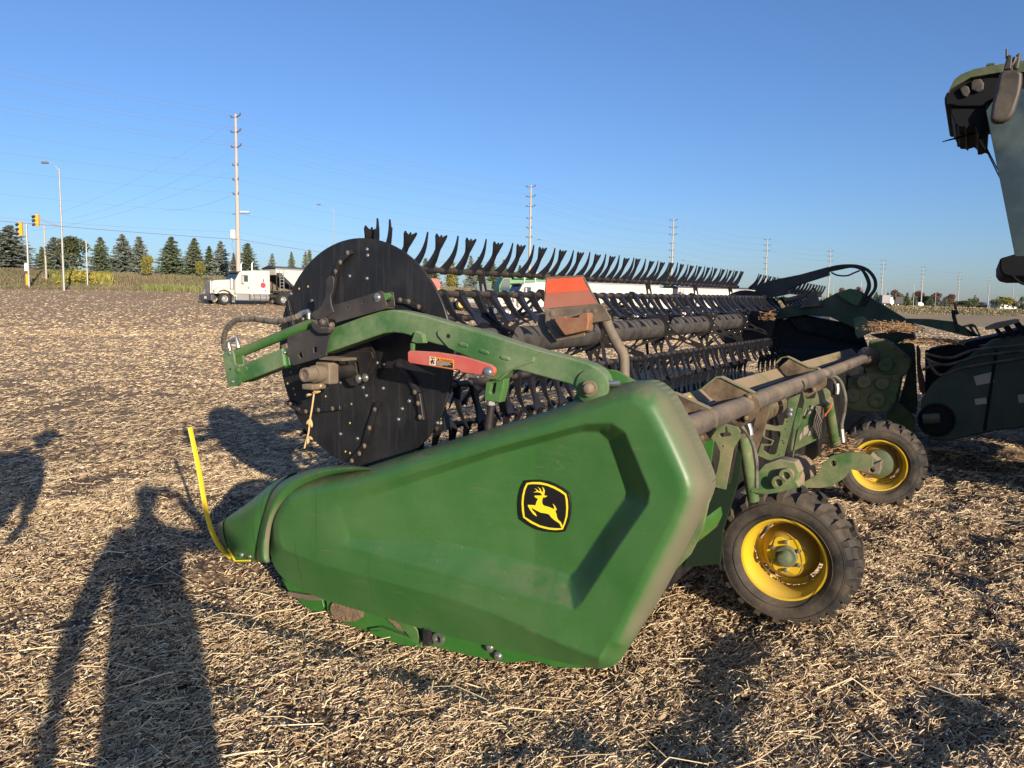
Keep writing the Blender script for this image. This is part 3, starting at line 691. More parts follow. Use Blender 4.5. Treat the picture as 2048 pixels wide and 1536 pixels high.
# telescoping front end of the arm
plate('end_bracket', Z2([(75, 765), (95, 735), (170, 720), (190, 760), (200, 850), (235, 884), (300, 880), (322, 900), (320, 930), (268, 985), (255, 1060), (232, 1086), (150, 1095), (130, 1075)]), .01, .012, 'arm', .003)
plate('end_bracket', Z2([(190, 770), (285, 770), (292, 860), (200, 870)]), .06, .012, 'green', .003)
plate('telescoping_beam', Z2([(250, 884), (560, 745), (685, 695), (712, 880), (500, 965), (262, 1056)]), .02, .085, 'arm', .008, seg=3)
plate('beam_collar', Z2([(672, 680), (735, 655), (765, 870), (712, 905)]), .035, .07, 'green', .004)
plate('beam_collar', Z2([(672, 668), (728, 648), (740, 700), (680, 712)]), .03, .04, 'greybrown', .004)
c0, c1 = ps(469, 710, .075), ps(640, 640, .075)
MB().tube([c0, c1], .0265, 18).build('hydraulic_cylinder', mt['green'], HD, True)
MB().tube([ps(632, 642, .075), ps(778, 590, .075)], .012, 10).build('cylinder_rod', mt['green'], HD, True)
plate('guard_plate', Z2([(737, 600), (760, 570), (940, 520), (1000, 480), (1182, 470), (1180, 560), (1140, 740), (1144, 775), (1100, 790), (800, 878), (770, 850), (758, 795), (742, 785), (720, 770), (715, 740), (735, 725)]), .035, .008, 'charcoal', .003,
      holes=[Z2([(1008, 690), (1038, 684), (1040, 738), (1010, 745)]), Z2([(850, 765), (880, 730), (888, 765), (895, 798), (876, 802)])])
plate('channel_front', Z2([(978, 370), (1005, 318), (1200, 262), (1500, 175), (1700, 112), (1722, 130), (1760, 262), (1750, 282), (1500, 352), (1240, 430), (1215, 400), (1100, 398), (1000, 420)]), .04, .006, 'charcoal', .003,
      holes=[[(430+(x+9*math.cos(a))/5.12, 560+(y+14*math.sin(a))/5.12) for a in [k*.785 for k in range(8)]] for x, y in ((1207, 333), (1352, 285), (1517, 230))])
plate('channel_back', Z2([(1250, 300), (1740, 150), (1800, 118), (1824, 130), (1840, 268), (1820, 284), (1300, 420)]), .13, .006, 'charcoal', .002)
pts = P_(Z2([(1230, 428), (1500, 352), (1758, 280)]), .04); pb = P_(Z2([(1300, 420), (1560, 350), (1835, 280)]), .13)
mb = MB(); mb.v = [tuple(p) for p in pts+pb]; mb.f = [(0, 1, 4, 3), (1, 2, 5, 4)]; o = mb.build('channel_web', mt['charcoal'], HD); md = o.modifiers.new('s', 'SOLIDIFY'); md.thickness = .005
bolt('channel_bolt', *Z2([(1665, 178)])[0], .038, .014, .012)
MB().tube([ps(*Z2([(1740, 170)])[0], .06), ps(*Z2([(1790, 175)])[0], .13)], .018, 12).build('pin_boss', mt['green'], HD, True)
plate('upright_strap', Z1([(862, 545), (880, 520), (905, 522), (914, 545), (905, 620), (890, 655), (896, 720), (912, 765), (860, 800), (790, 820), (765, 800), (757, 775), (790, 760), (830, 720), (855, 660)]), .03, .009, 'charcoal', .003)
plate('hook_bracket', Z2([(985, 405), (1040, 440), (1095, 488), (1165, 484), (1175, 500), (1160, 548), (1060, 550), (1000, 505), (980, 450)]), -.005, .035, 'charcoal', .006)
bolt('hook_bolt', *Z2([(1120, 440)])[0], .02, .02, .03, 'charcoal'); bolt('bolt', *Z2([(1200, 465)])[0], .03, .012, .02, 'greybrown')
bolt('bolt', *Z2([(148, 750)])[0], .008, .009, .007); bolt('bolt', *Z2([(180, 1042)])[0], .008, .009, .007); bolt('bolt', *Z2([(240, 925)])[0], .008, .012, .01, 'green'); bolt('bolt', *Z2([(712, 742)])[0], .03, .008, .008)
hole('drilled_hole', *Z2([(155, 912)])[0], .0095, .007)
# hose with woven sleeve and fittings
hp = smooth_path([ps(x, y, s) for (x, y), s in zip(Z2([(148, 720), (100, 700), (90, 610), (110, 520), (180, 435), (280, 400), (400, 400), (520, 418), (640, 428), (740, 405), (840, 375), (880, 350)]), [.04, .03, .03, .03, .03, .03, .03, .03, .02, .03, .04, .05])], 8)
hr = [.0145+.0016*math.sin(i*1.9) for i in range(len(hp))]
MB().tube(hp, hr, 12).build('sleeved_hose', mt['sleeve'], HD, True)
MB().tube(P_(Z2([(868, 350), (905, 335), (955, 320), (962, 340), (962, 400)]), .055), [.012, .013, .012, .012, .010], 10).build('hose_fitting', mt['steel'], HD, True)
MB().tube(P_(Z2([(148, 725), (148, 690), (140, 640), (165, 625), (225, 598), (232, 640), (240, 690)]), .045), [.012, .014, .010, .012, .012, .012, .014], 10).build('hose_fitting', mt['steel'], HD, True)
MB().tube(P_(Z2([(232, 640), (240, 700)]), .05), .014, 10).build('port_boss', mt['green'], HD, True)
MB().tube(P_(Z2([(960, 400), (960, 350)]), .06), .012, 10).build('port_boss', mt['green'], HD, True)
# bearing block, cross shaft and cam plate
ax = ps(697, 742, .24); bx = lambda s_: Vector((s_, ax.y, ax.z))
MB().lathe([(-.30, 0), (-.30, .018), (-.295, .019), (-.295, .022), (-.31, .024), (-.31, .034), (-.30, .036), (-.25, .036), (-.25, .042), (-.22, .045), (-.19, .040)], ax, (1, 0, 0), 24).build('bearing_housing', mt['greybrown'], HD, True, angle=40)
MB().box(bx(.085)+Vector((0, 0, .0)), (.07, .10, .11)).build('bearing_block', mt['greybrown'], HD, bevel=.01)
MB().box(bx(.03)+Vector((0, .035, -.065)), (.10, .075, .03)).build('bearing_foot', mt['greybrown'], HD, bevel=.008)
MB().box(bx(.10)+Vector((0, -.06, .075)), (.10, .16, .014)).build('bearing_top_plate', mt['greybrown'], HD, bevel=.002)
MB().lathe([(-.12, .046), (-.10, .048), (-.10, .034), (.0, .034), (.06, .036)], ax, (1, 0, 0), 22).build('cross_shaft', mt['black'], HD, True, angle=40)
MB().lathe([(.05, .118), (.038, .124), (.03, .124), (.03, 0)], ax+Vector((0, -.03, .055)), (1, 0, 0), 40).build('cam_ring', mt['black'], HD, True, angle=40)
plate('cam_plate', Z2([(1170, 720), (1280, 700), (1420, 730), (1600, 735), (1620, 800), (1540, 960), (1500, 1040), (1450, 1085), (1380, 1080), (1320, 1000), (1380, 960), (1370, 880), (1330, 790), (1200, 850)]), .255, .01, 'black', .003,
      holes=[Z2([(1435, 845), (1450, 828), (1465, 850), (1480, 960), (1465, 975), (1455, 950)]), Z2([(1372, 835), (1398, 782), (1412, 788), (1386, 845)])])
for x, y in ((1470, 1010), (1540, 1000)): bolt('bolt', *Z2([(x, y)])[0], .25, .015, .014)
# dangling soybean stem
pod = smooth_path(P_(Z7([(430, 630), (425, 680), (405, 830), (385, 950), (370, 1080), (345, 1170), (330, 1230)]), .04), 5)
st_ = MB().tube(pod, [.0045]*len(pod), 6).build('soybean_stem', mt['straw'], None, True); st_.matrix_world = HEADER_MAT
tag(st_, 'dry soybean stem with pods dangling from the reel arm bearing before the black disc', 'plant stem')
for a, b_ in (((385, 950), (350, 1000)), ((388, 950), (402, 1030)), ((380, 955), (378, 1020)), ((370, 1120), (408, 1145)), ((368, 1120), (362, 1190)), ((395, 715), (350, 720)), ((410, 700), (485, 685)), ((480, 620), (490, 645))):
    p, q = P_(Z7([a, b_]), .038); l = (q-p)
    MB().tube([p, p+l*.3, p+l*.7, q], [.003, .007, .0075, .002], 6).build('pod', mt['straw'], st_, True)
mt['disc'] = paint('black_disc_with_rain_streaks', (.010, .011, .013), .40, .16, .25, top=0, scale=3, dustcol=(.10, .09, .08))
_n = mt['disc'].node_tree; _b = _n.nodes['Principled BSDF']; _l = _b.inputs['Base Color'].links[0].from_socket
_tc = _n.nodes.new('ShaderNodeTexCoord'); _m = _n.nodes.new('ShaderNodeMapping'); _m.inputs['Scale'].default_value = (0, 34, 2.2); _n.links.new(_tc.outputs['Object'], _m.inputs[0])
_s = noise(_n, 1.0, 4, .6, _m.outputs[0]); _n.links.new(mixc(_n, ramp(_n, _s, .52, .70, 0, .5), _l, (.045, .043, .045)), _b.inputs['Base Color'])
# ---- black end disc of the reel
DC = ps(728, 708, .32)+Vector((0, .028, 0)); RC = Vector((0, DC.y, DC.z))
disc = MB().lathe([(.012, .602), (.0, .604), (-.004, .600), (-.004, .02), (-.004, 0)], DC, (1, 0, 0), 96).build('end_disc', mt['disc'], HD, True, angle=30)
MB().lathe([(.012, 0), (.012, .594)], DC, (1, 0, 0), 96).build('disc_back', mt['black'], HD)
def bar_strip(name, pts, s, w_=.026, h_=.022):
    P = P_(pts, s); mb = MB()
    for a, b_ in zip(P, P[1:]): mb.bar(a, b_, h_, w_, up=(0, (b_-a).z, -(b_-a).y))
    return mb.build(name, mt['tine'], HD, bevel=.003)
SD = .300
for pts in (Z1([(1040, 350), (955, 425), (925, 500)]), Z1([(925, 500), (905, 610), (885, 700)]), [(789, 600), (815, 603), (850, 620)], Z2([(745, 210), (770, 330), (800, 468)]), Z7([(172, 790), (310, 882), (680, 842)]), Z7([(1040, 790), (955, 1030), (905, 1215), (765, 1375)]), Z3([(60, 350), (160, 480), (235, 600), (268, 820)])):
    bar_strip('reel_support_bar', pts, SD)
for x, y in Z1([(1008, 360), (958, 425), (925, 487), (1366, 682), (1424, 692), (1492, 728)])+Z7([(195, 805), (270, 855), (345, 878), (465, 864), (600, 850), (1005, 860), (955, 1036), (907, 1208), (858, 1282), (787, 1352)])+Z3([(203, 590), (230, 682), (245, 795)]):
    bolt('bar_bolt', x, y, SD-.012, .0085, .006, 'greybrown', n=8)
dome = [(0, .010), (-.004, .0095), (-.007, .006), (-.008, 0)]
for x, y in Z1([(1141, 337), (1145, 378), (1022, 520), (1140, 536), (622, 640), (764, 688), (703, 813), (733, 1340), (1208, 1112), (1257, 1122), (1113, 1280), (1135, 1335), (1250, 1285), (1428, 1373), (1380, 1425), (1354, 1497), (960, 1245)])+[(681, 868), (715, 877), (797, 839), (875, 846)]:
    MB().lathe(dome, ps(x, y, .316), (1, 0, 0), 10).build('carriage_bolt', mt['steel'], HD, True)
for x, y in Z1([(677, 605), (738, 590), (619, 1175), (598, 1252), (578, 1274), (638, 1288), (650, 1328), (858, 1340), (1033, 1392)])+[(700, 846), (703, 808), (691, 903), (700, 906)]:
    MB().lathe([(0, 0), (0, .006)], ps(x, y, .3145), (-1, 0, 0), 8).build('disc_hole', mt['straw'], HD)
# ---- rear marker sign with lamp on a bent post
sg = 'marker'
plate('sign_backing', ZR([(488, 236), (985, 205), (1050, 300), (1205, 600), (450, 674)]), .45, .006, 'greybrown', .002)
sticker(ZR([(500, 264), (980, 234), (1075, 410), (486, 455)]), .448, 'orange', 'reflective_strip')
sticker(ZR([(486, 456), (1075, 411), (1190, 596), (458, 668)]), .448, 'orange_dull', 'reflective_strip')
plate('lamp_bracket', ZR([(450, 678), (1205, 596), (1265, 615), (1310, 680), (1382, 800), (1370, 822), (1070, 866), (1020, 985), (1022, 1040), (640, 1112), (560, 1000), (475, 880), (480, 720)]), .43, .008, 'greybrown', .003)
plate('lamp_bracket_back', ZR([(440, 690), (400, 730), (372, 870), (440, 1010), (552, 1138), (640, 1115), (560, 1010), (480, 880), (482, 740)]), .50, .006, 'greybrown', .002)
plate('lamp_body', ZR([(545, 800), (600, 770), (1060, 715), (1072, 850), (1040, 985), (700, 1050), (640, 960), (560, 880)]), .42, .09, 'greybrown', .01)
plate('lamp_lens', ZR([(600, 800), (622, 780), (745, 765), (770, 792), (925, 782), (955, 725), (1060, 714), (1072, 735), (1072, 852), (1050, 965), (745, 1032), (690, 960), (610, 840)]), .375, .05, 'lens', .012, seg=3)
for x, y in ((580, 730), (1157, 702), (566, 952), (1052, 706)): bolt('bolt', *ZR([(x, y)])[0], .428, .011, .004, 'greybrown')
MB().tube(smooth_path(P_(ZR([(1300, 800), (1325, 860), (1390, 1010), (1490, 1190), (1535, 1260), (1555, 1340), (1560, 1450), (1560, 1700)]), .46), 5), .0235, 16).build('sign_post', mt['greybrown'], HD, True)
# ------------------------------------------------------------------ reel: tube, spiders, bats, tines
S_A, S_B = .34, 8.1
BATR = .475
def rz(s): return RC.z+.0155*(min(s, 8.2)-.34)      # the reel climbs slightly towards the middle of the header
def reel_pt(s, ang, r=BATR):
    a = math.radians(ang); k = 1 if math.sin(a) > 0 else .35
    return Vector((s, RC.y+r*math.cos(a), RC.z+(rz(s)-RC.z)*k+r*math.sin(a)))
BATS = [(78, 25), (138, 131), (199, 156), (258, 178), (318, 215), (18, 262)]      # angle round the reel (deg), tine pitch
MB().tube([Vector((S_A, RC.y, rz(S_A))), Vector((S_B, RC.y, rz(S_B)))], .098, 40).build('reel_tube', mt['reeltube'] if 'reeltube' in mt else mt['tube'], HD, True)
for k, (a, th) in enumerate(BATS):
    MB().tube([reel_pt(S_A, a), reel_pt(S_B+.02, a)], .0185, 14).build('reel_bat', mt['tube'], HD, True)
def spider(s, parent, r0=.175):
    """scalloped hub plate with six lattice arms"""
    n = 72; out = []
    for k in range(n):
        a = 360*k/n; r = r0-.028*max(0, math.cos(math.radians((a-78)*12)))**2
        out.append(Vector((s, RC.y+r*math.cos(math.radians(a)), rz(s)+r*math.sin(math.radians(a)))))
    hub = MB().prism(out, (.008, 0, 0)).build('reel_spider', mt['black'], parent, bevel=.0015)
    for k in range(12):
        a = math.radians(78+30*k+15); MB().lathe(dome, Vector((s-.001, RC.y+.152*math.cos(a), rz(s)+.152*math.sin(a))), (1, 0, 0), 8).build('bolt', mt['steel'], hub, True)
    for a, _ in BATS:
        u = Vector((0, math.cos(math.radians(a)), math.sin(math.radians(a)))); v = Vector((0, -u.z, u.y)); c = Vector((s-.006, RC.y, rz(s)))
        poly = [c+u*.13+v*.075, c+u*.26+v*.028, c+u*.44+v*.026, c+u*.50+v*.03, c+u*.525, c+u*.50-v*.03, c+u*.44-v*.026, c+u*.26-v*.028, c+u*.13-v*.075]
        def oval(p, a_, b_, m=10): return [c+u*(p+a_*math.cos(2*math.pi*q/m))+v*(b_*math.sin(2*math.pi*q/m)) for q in range(m)]
        hl = [oval(.22, .05, .018), oval(.35, .055, .012)]
        MB().prism(poly, (.006, 0, 0), hl).build('spider_arm', mt['black'], hub)
for s in (1.62, 3.15, 4.68, 6.2, 7.7): spider(s, HD)
# light cross braces between spiders (diagonals seen under the tube)
for s0_, s1_, a in ((1.62, 2.3, 138), (3.15, 3.8, 258), (4.68, 5.4, 318), (3.15, 2.5, 318), (1.62, 1.0, 318), (4.68, 4.0, 199), (6.2, 5.5, 199), (3.15, 2.5, 199)):
    MB().bar(reel_pt(s0_, a, .12), reel_pt(s1_, a, .46), .03, .008).build('reel_brace', mt['black'], HD)
def tine_mesh(fork):
    """root on the bat axis, pointing up local z; curved in the y plane"""
    mb = MB(); L = .215 if fork else .24
    cur = lambda f: (-.012 if fork else -.024)*math.sin(f*math.pi)-.012*f
    secs = []
    N_ = 9
    for i in range(N_):
        f = i/(N_-1); z = .012+(L-.012)*f
        if fork: hw = .028-.022*f if f < .6 else .0148+((f-.6)/.4)**1.1*.041; hd = .012*(1-f)+.004
        else: hw = .0055*(1-f)+.003; hd = .021*(1-f)**1.1+.004
        secs.append((z, cur(f), hw, hd))
    vs_ = [(x*hw, y+q*hd, z) for z, y, hw, hd in secs for x, q in ((-1, -1), (1, -1), (1, 1), (-1, 1))]
    fs = [(0, 1, 2, 3)]+[(i*4+k, i*4+4+k, i*4+4+(k+1) % 4, i*4+(k+1) % 4) for i in range(N_-1) for k in range(4)]+[tuple((N_-1)*4+k for k in (3, 2, 1, 0))]
    mb.add(vs_, fs)
    if fork:
        z, y = L, cur(1)
        for x in (-1, 0, 1):
            h = .018 if x else .014
            mb.box((x*.050, y, z+h/2-.002), (.008, .009, h)); 
        mb.add([(-.054, y-.004, z), (-.018, y-.004, z), (-.052, y-.004, z+.016), (-.054, y+.004, z), (-.018, y+.004, z), (-.052, y+.004, z+.016)], [(0, 1, 2), (5, 4, 3), (0, 3, 4, 1), (1, 4, 5, 2), (2, 5, 3, 0)])
        mb.add([(.054, y-.004, z), (.018, y-.004, z), (.052, y-.004, z+.016), (.054, y+.004, z), (.018, y+.004, z), (.052, y+.004, z+.016)], [(2, 1, 0), (3, 4, 5), (1, 4, 3, 0), (2, 5, 4, 1), (0, 3, 5, 2)])
    w_ = .026 if fork else .017
    mb.lathe([(-w_, .019), (-w_, .0255), (w_, .0255), (w_, .019)], (0, 0, 0), (1, 0, 0), 12)
    me = bpy.data.meshes.new('tine'); me.from_pydata(mb.v, [], mb.f); me.validate(); me.materials.append(mt['tine'])
    me.polygons.foreach_set('use_smooth', [True]*len(me.polygons)); me.set_sharp_from_angle(angle=math.radians(38))
    return me
TF, TS = tine_mesh(True), tine_mesh(False)
TF.name = 'fork_tine'; TS.name = 'slim_tine'
for k, (a, th) in enumerate(BATS):
    n = 49
    for i in range(n):
        s = .41+i*.157+.0
        if s > S_B: break
        fork = i % 2 == (0 if k != 5 else 1)
        o = link('fork_tine' if fork else 'slim_tine', TF if fork else TS, HD, reel_pt(s, a), (math.radians(th+random.gauss(0, 1.6)), random.gauss(0, .012), random.gauss(0, .02)))
# short extra tines by the disc
for s, px_ in ((.35, 0), (.37, 1)):
    link('slim_tine', TS, HD, reel_pt(s+.02, 92+px_*8), (math.radians(12), 0, 0))
# second reel beyond the middle arm: joined, too small to pick apart
mb = MB()
for k, (a, th) in enumerate(BATS):
    mb.tube([reel_pt(8.75, a), reel_pt(14.8, a)], .0185, 8)
    for i in range(38):
        o_ = reel_pt(8.8+i*.157, a); R_ = Matrix.Rotation(math.radians(th), 3, 'X'); src = TF if i % 2 else TS
        mb.add([o_+R_ @ v.co for v in src.vertices], [tuple(p.vertices) for p in src.polygons])
mb.tube([Vector((8.7, RC.y, rz(9))), Vector((14.8, RC.y, rz(9)))], .098, 20)
tag(mb.build('far_reel', mt['tine'], HD, True), None, None, None, 'stuff')
MB().lathe([(0, .42), (.01, .42), (.01, 0)], Vector((8.68, RC.y, rz(9))), (1, 0, 0), 48).lathe([(0, 0), (0, .42)], Vector((8.68, RC.y, rz(9))), (-1, 0, 0), 48).build('inner_disc', mt['black'], HD)
MB().lathe([(0, .42), (.01, .42), (.01, 0)], Vector((8.14, RC.y, rz(9))), (1, 0, 0), 40).lathe([(0, 0), (0, .42)], Vector((8.14, RC.y, rz(9))), (-1, 0, 0), 40).build('inner_disc', mt['black'], HD)
# ------------------------------------------------------------------ deck, cutterbar
MB().add([(.30, .02, .62), (8.0, .02, .62), (8.0, 1.75, .16), (.30, 1.75, .16)], [(3, 2, 1, 0)]).build('draper_belt', mt['deck'], HD)
MB().box((4.2, 1.82, .12), (8.0, .10, .03)).build('cutter_bar', mt['black'], HD)
mb = MB()
for i in range(98): mb.box((.34+i*.08, 1.92, .125), (.022, .14, .02))
tag(mb.build('knife_guards', mt['black'], HD), None, None, None, 'stuff')
MB().box((4.15, -.005, .67), (7.7, .02, .84)).build('back_sheet', mt['black'], HD)  # black stands in for the unlit inside of the header between the uprights
MB().box((11.6, .0, .85), (6.0, .02, .72)).build('back_sheet', mt['black'], HD)  # far half blackened for the same interior darkness
MB().box((8.4, .5, .72), (.5, 1.2, .75)).build('centre_frame', mt['deck'], HD, bevel=.05)
MB().box((11.6, .9, .3), (6.0, 1.8, .04)).build('draper_belt', mt['deck'], HD)
# sloping top beam of the rear frame
pf = [(.14, 1.08), (.12, 1.15), (.03, 1.06), (.02, 1.04), (.03, .98), (.14, .98)]
MB().prism([Vector((.34, t, z)) for t, z in pf], (7.4, 0, 0)).build('top_beam', mt['beam'] if 'beam' in mt else mt['green_rear'], HD, bevel=.006)
# lettering on the beam, partly hidden by the end panel
def text_beam(txt, s, size):
    cu = bpy.data.curves.new('t', 'FONT'); cu.body = txt; cu.size = size; cu.shear = .0
    try: cu.offset = size*.012
    except Exception: pass
    ob = bpy.data.objects.new('t', cu); COL.objects.link(ob); dg = bpy.context.evaluated_depsgraph_get()
    me = bpy.data.meshes.new_from_object(ob.evaluated_get(dg)); bpy.data.objects.remove(ob)
    dn = (Vector((0, .03, 1.06))-Vector((0, .12, 1.15))).normalized(); nn = Vector((1, 0, 0)).cross(dn)*-1
    if nn.z < 0: nn = -nn
    wmax = max(v.co.x for v in me.vertices)
    for v in me.vertices:
        v.co = Vector((s+(v.co.x-wmax), .12, 1.15))+dn*(.10-v.co.y)+nn*.003
    me.materials.clear(); me.materials.append(mt['emblem_yellow']); me.name = 'beam_lettering'; link('beam_lettering', me, HD)
text_beam('JOHN DEERE', 1.33, .105)
def beam_patch(s0_, s1_):
    mb = MB(); dn = (Vector((0, .03, 1.06))-Vector((0, .12, 1.15))); nn = Vector((0, -.0026, .0026))
    A = Vector((0, .12, 1.15))
    mb.add([Vector((s0_, 0, 0))+A+dn*.25+nn, Vector((s1_, 0, 0))+A+dn*.25+nn, Vector((s1_, 0, 0))+A+dn*.72+nn, Vector((s0_, 0, 0))+A+dn*.72+nn], [(0, 3, 2, 1)])
    mb.build('red_reflector', mt['orange_dull2'], HD)
beam_patch(2.1, 2.3); beam_patch(4.3, 4.6)
# drive shaft along the back
SH = (-.20, 1.105)
shf = lambda s: Vector((s, SH[0], SH[1]))
MB().tube([shf(.30), shf(1.1)], .050, 28).build('drive_shaft_tube', mt['shaft'], HD, True)
MB().tube([shf(1.0), shf(1.8)], .048, 28).build('drive_shaft_tube', mt['shaft'], HD, True)
MB().tube([shf(1.7), shf(3.65)], .052, 28).build('drive_shaft_tube', mt['shaft'], HD, True)
MB().tube([shf(3.5), shf(6.6)], .047, 24).build('drive_shaft_tube', mt['shaft'], HD, True)
MB().lathe([(-.2, .05), (-.17, .075), (-.03, .085), (.0, .112), (.14, .116), (.2, .09)], shf(6.55), (1, 0, 0), 32).build('shaft_cup', mt['shaft'], HD, True, angle=40)
def fix_bolt(px, py, s): bolt('bracket_bolt', px, py, s, .015, .03, 'bracket', n=8)
ZB = lambda pts: [(1230+x/6.145, 740+y/6.145) for x, y in pts]
ZC = lambda pts: [(1480+x/6.827, 700+y/6.827) for x, y in pts]
def flange(name, pts, s, wid, mat):
    P = P_(pts, s); mb = MB(); n = len(P); nb = [p+Vector((wid, 0, 0)) for p in P]
    mb.v = [tuple(p) for p in P+nb]; mb.f = [(i, i+1, n+i+1, n+i) for i in range(n-1)]
    o = mb.build(name, mt[mat], HD); md = o.modifiers.new('s', 'SOLIDIFY'); md.thickness = .007; return o
B1 = ZB([(700, 300), (760, 300), (1160, 485), (1210, 525), (1255, 640), (1248, 730), (1180, 825), (1022, 975), (900, 900)])
plate('shaft_bracket', B1, .62, .008, 'bracket', .002)
flange('bracket_flange', ZB([(700, 275), (780, 305), (1165, 480)]), .62, .05, 'green_rear')
fix_bolt(*ZB([(1100, 540)])[0], .615); fix_bolt(*ZB([(1070, 832)])[0], .615)
B2 = ZB([(1060, 225), (1245, 100), (1290, 92), (1700, 290), (1770, 370), (1786, 450), (1745, 565), (1660, 640), (1525, 715), (1430, 640), (1330, 560), (1280, 420), (1160, 330)])
plate('shaft_bracket', B2, 1.31, .008, 'bracket', .002)
flange('bracket_flange', ZB([(1055, 230), (1240, 82), (1300, 80), (1705, 280)]), 1.30, .055, 'green_rear')
fix_bolt(*ZB([(1655, 335)])[0], 1.305); fix_bolt(*ZB([(1618, 588)])[0], 1.305)
B3 = ZC([(535, 235), (690, 105), (940, 235), (1050, 245), (1130, 310), (1185, 400), (1180, 470), (1130, 530), (1050, 570), (915, 650), (860, 590), (740, 440), (600, 330)])
plate('shaft_bracket', B3, 3.5, .01, 'bracket', .002)
flange('bracket_flange', ZC([(480, 175), (560, 100), (640, 85), (700, 110), (940, 232), (1060, 245), (1140, 320)]), 3.49, .07, 'green_rear')
fix_bolt(*ZC([(1045, 325)])[0], 3.48); fix_bolt(*ZC([(1010, 540)])[0], 3.48)
# lower round beam, caked with dust
MB().tube([Vector((1.5, -.14, .42)), Vector((3.15, -.14, .42))], .14, 30).build('lower_beam', mt['dusty_tube'], HD, True)
MB().tube([Vector((2.5, .0, .93)), Vector((3.0, .0, .93))], .08, 20).build('accumulator', mt['bracket'], HD, True)
# uprights between lower beam and top beam (each a folded, pierced channel)
def circ(px, py, r, n=8): return [(px+r*math.cos(2*math.pi*k/n), py+r*math.sin(2*math.pi*k/n)) for k in range(n)]
plate('frame_upright', ZB([(1180, 740), (1340, 660), (1500, 700), (1540, 760), (1520, 860), (1475, 930), (1450, 980), (1360, 1470), (1230, 1440), (1180, 1340), (1215, 1335), (1255, 1250), (1285, 1100), (1290, 1000), (1240, 880), (1190, 860)]), .85, .012, 'green_rear', .003,
      holes=[ZB(circ(1323, 937, 14)), ZB(circ(1240, 1380, 12)), ZB([(1275, 800), (1290, 775), (1340, 770), (1350, 700), (1375, 690), (1390, 760), (1430, 780), (1420, 810), (1300, 825)])])
plate('frame_upright', ZB([(1060, 900), (1200, 850), (1215, 870), (1180, 1150), (1170, 1220), (1120, 1230)]), .82, .008, 'green_clean', .002)
plate('frame_upright', ZB([(1575, 900), (1640, 880), (1700, 700), (1740, 560), (1800, 470), (1895, 440), (1860, 640), (1740, 1010), (1640, 1395), (1590, 1390), (1620, 1200)]), 1.42, .012, 'bracket', .002, holes=[ZB(circ(1752, 728, 13)), ZB(circ(1655, 1092, 13)), ZB(circ(1668, 1128, 13))])
plate('frame_upright', ZC([(410, 760), (470, 790), (620, 740), (680, 660), (820, 600), (800, 680), (600, 1440), (560, 1530), (380, 1500), (240, 1440), (290, 1280), (420, 1290), (440, 1240), (330, 1200), (310, 1170), (350, 1000)]), 2.0, .014, 'green_rear', .003,
      holes=[ZC([(420, 830), (480, 790), (640, 720), (665, 700), (650, 790), (590, 1020), (480, 1040), (350, 1010), (370, 930)]), ZC([(340, 1085), (550, 1110), (555, 1160), (500, 1400), (470, 1430), (400, 1430), (310, 1370), (320, 1310), (430, 1300), (460, 1240), (330, 1190)]),
             ZC(circ(640, 980, 12)), ZC(circ(617, 1082, 12)), ZC(circ(578, 1240, 12)), ZC(circ(592, 1272, 12)), ZC(circ(528, 1430, 12))])
bolt('bolt', *ZC([(685, 820)])[0], 1.99, .014, .012); bolt('bolt', *ZC([(678, 880)])[0], 1.99, .014, .012)
plate('frame_web', ZC([(745, 930), (790, 790), (840, 800), (820, 1000), (760, 1100), (710, 1380), (690, 1370)]), 2.3, .01, 'green_rear', .002)
# control cover with stickers
cv = plate('valve_cover', ZC([(860, 590), (900, 655), (1160, 520), (1215, 560), (1235, 620), (1190, 720), (1060, 740), (1020, 770), (1000, 900), (1010, 1110), (1110, 1100), (1090, 1210), (730, 1380), (720, 1470), (735, 1380), (800, 1050), (880, 700)]), 2.6, .02, 'green_rear', .004)
for q in ([(935, 790), (1002, 752), (985, 850), (920, 885)], [(870, 880), (905, 790), (912, 800), (880, 920)], [(960, 1060), (1015, 990), (1000, 1130), (925, 1180)], [(810, 1170), (855, 1105), (850, 1190), (812, 1250)], [(870, 1060), (955, 1010), (930, 1130), (860, 1180)]):
    sticker(ZC(q), 2.597, 'label_dull', 'sticker', cv)
MB().box(ps(*ZC([(1080, 850)])[0], 2.62), (.06, .05, .09)).build('valve_block', mt['greybrown'], HD, bevel=.01)
for k in range(5):
    x, y = 1030+k*18, 800+((k*37) % 160); MB().tube(P_(ZC([(x, y), (x+20, y+50), (x-10, y+130), (x-30, y+260)]), 2.58), .007, 6).build('wiring_loom', mt['hose'], HD, True)
MB().tube(smooth_path(P_(ZC([(1262, 715), (1240, 780), (1200, 840), (1160, 890)]), 2.5), 4), .004, 6).build('red_wire', mt['orange'], HD, True)
plate('red_tab', ZC([(1145, 870), (1172, 860), (1175, 905), (1150, 912)]), 2.5, .01, 'red', .002)
# lift cylinders
MB().tube([ps(1487, 872, .95), ps(1507, 1000, 1.05)], .029, 18).build('lift_cylinder', mt['green_rear'], HD, True)
MB().tube([ps(1655, 800, 2.6), ps(1671, 893, 3.0)], .034, 18).build('lift_cylinder', mt['green_rear'], HD, True)
MB().tube([ps(1671, 893, 3.0), ps(1674, 915, 3.05)], .016, 10).build('cylinder_rod', mt['chrome'], HD, True)
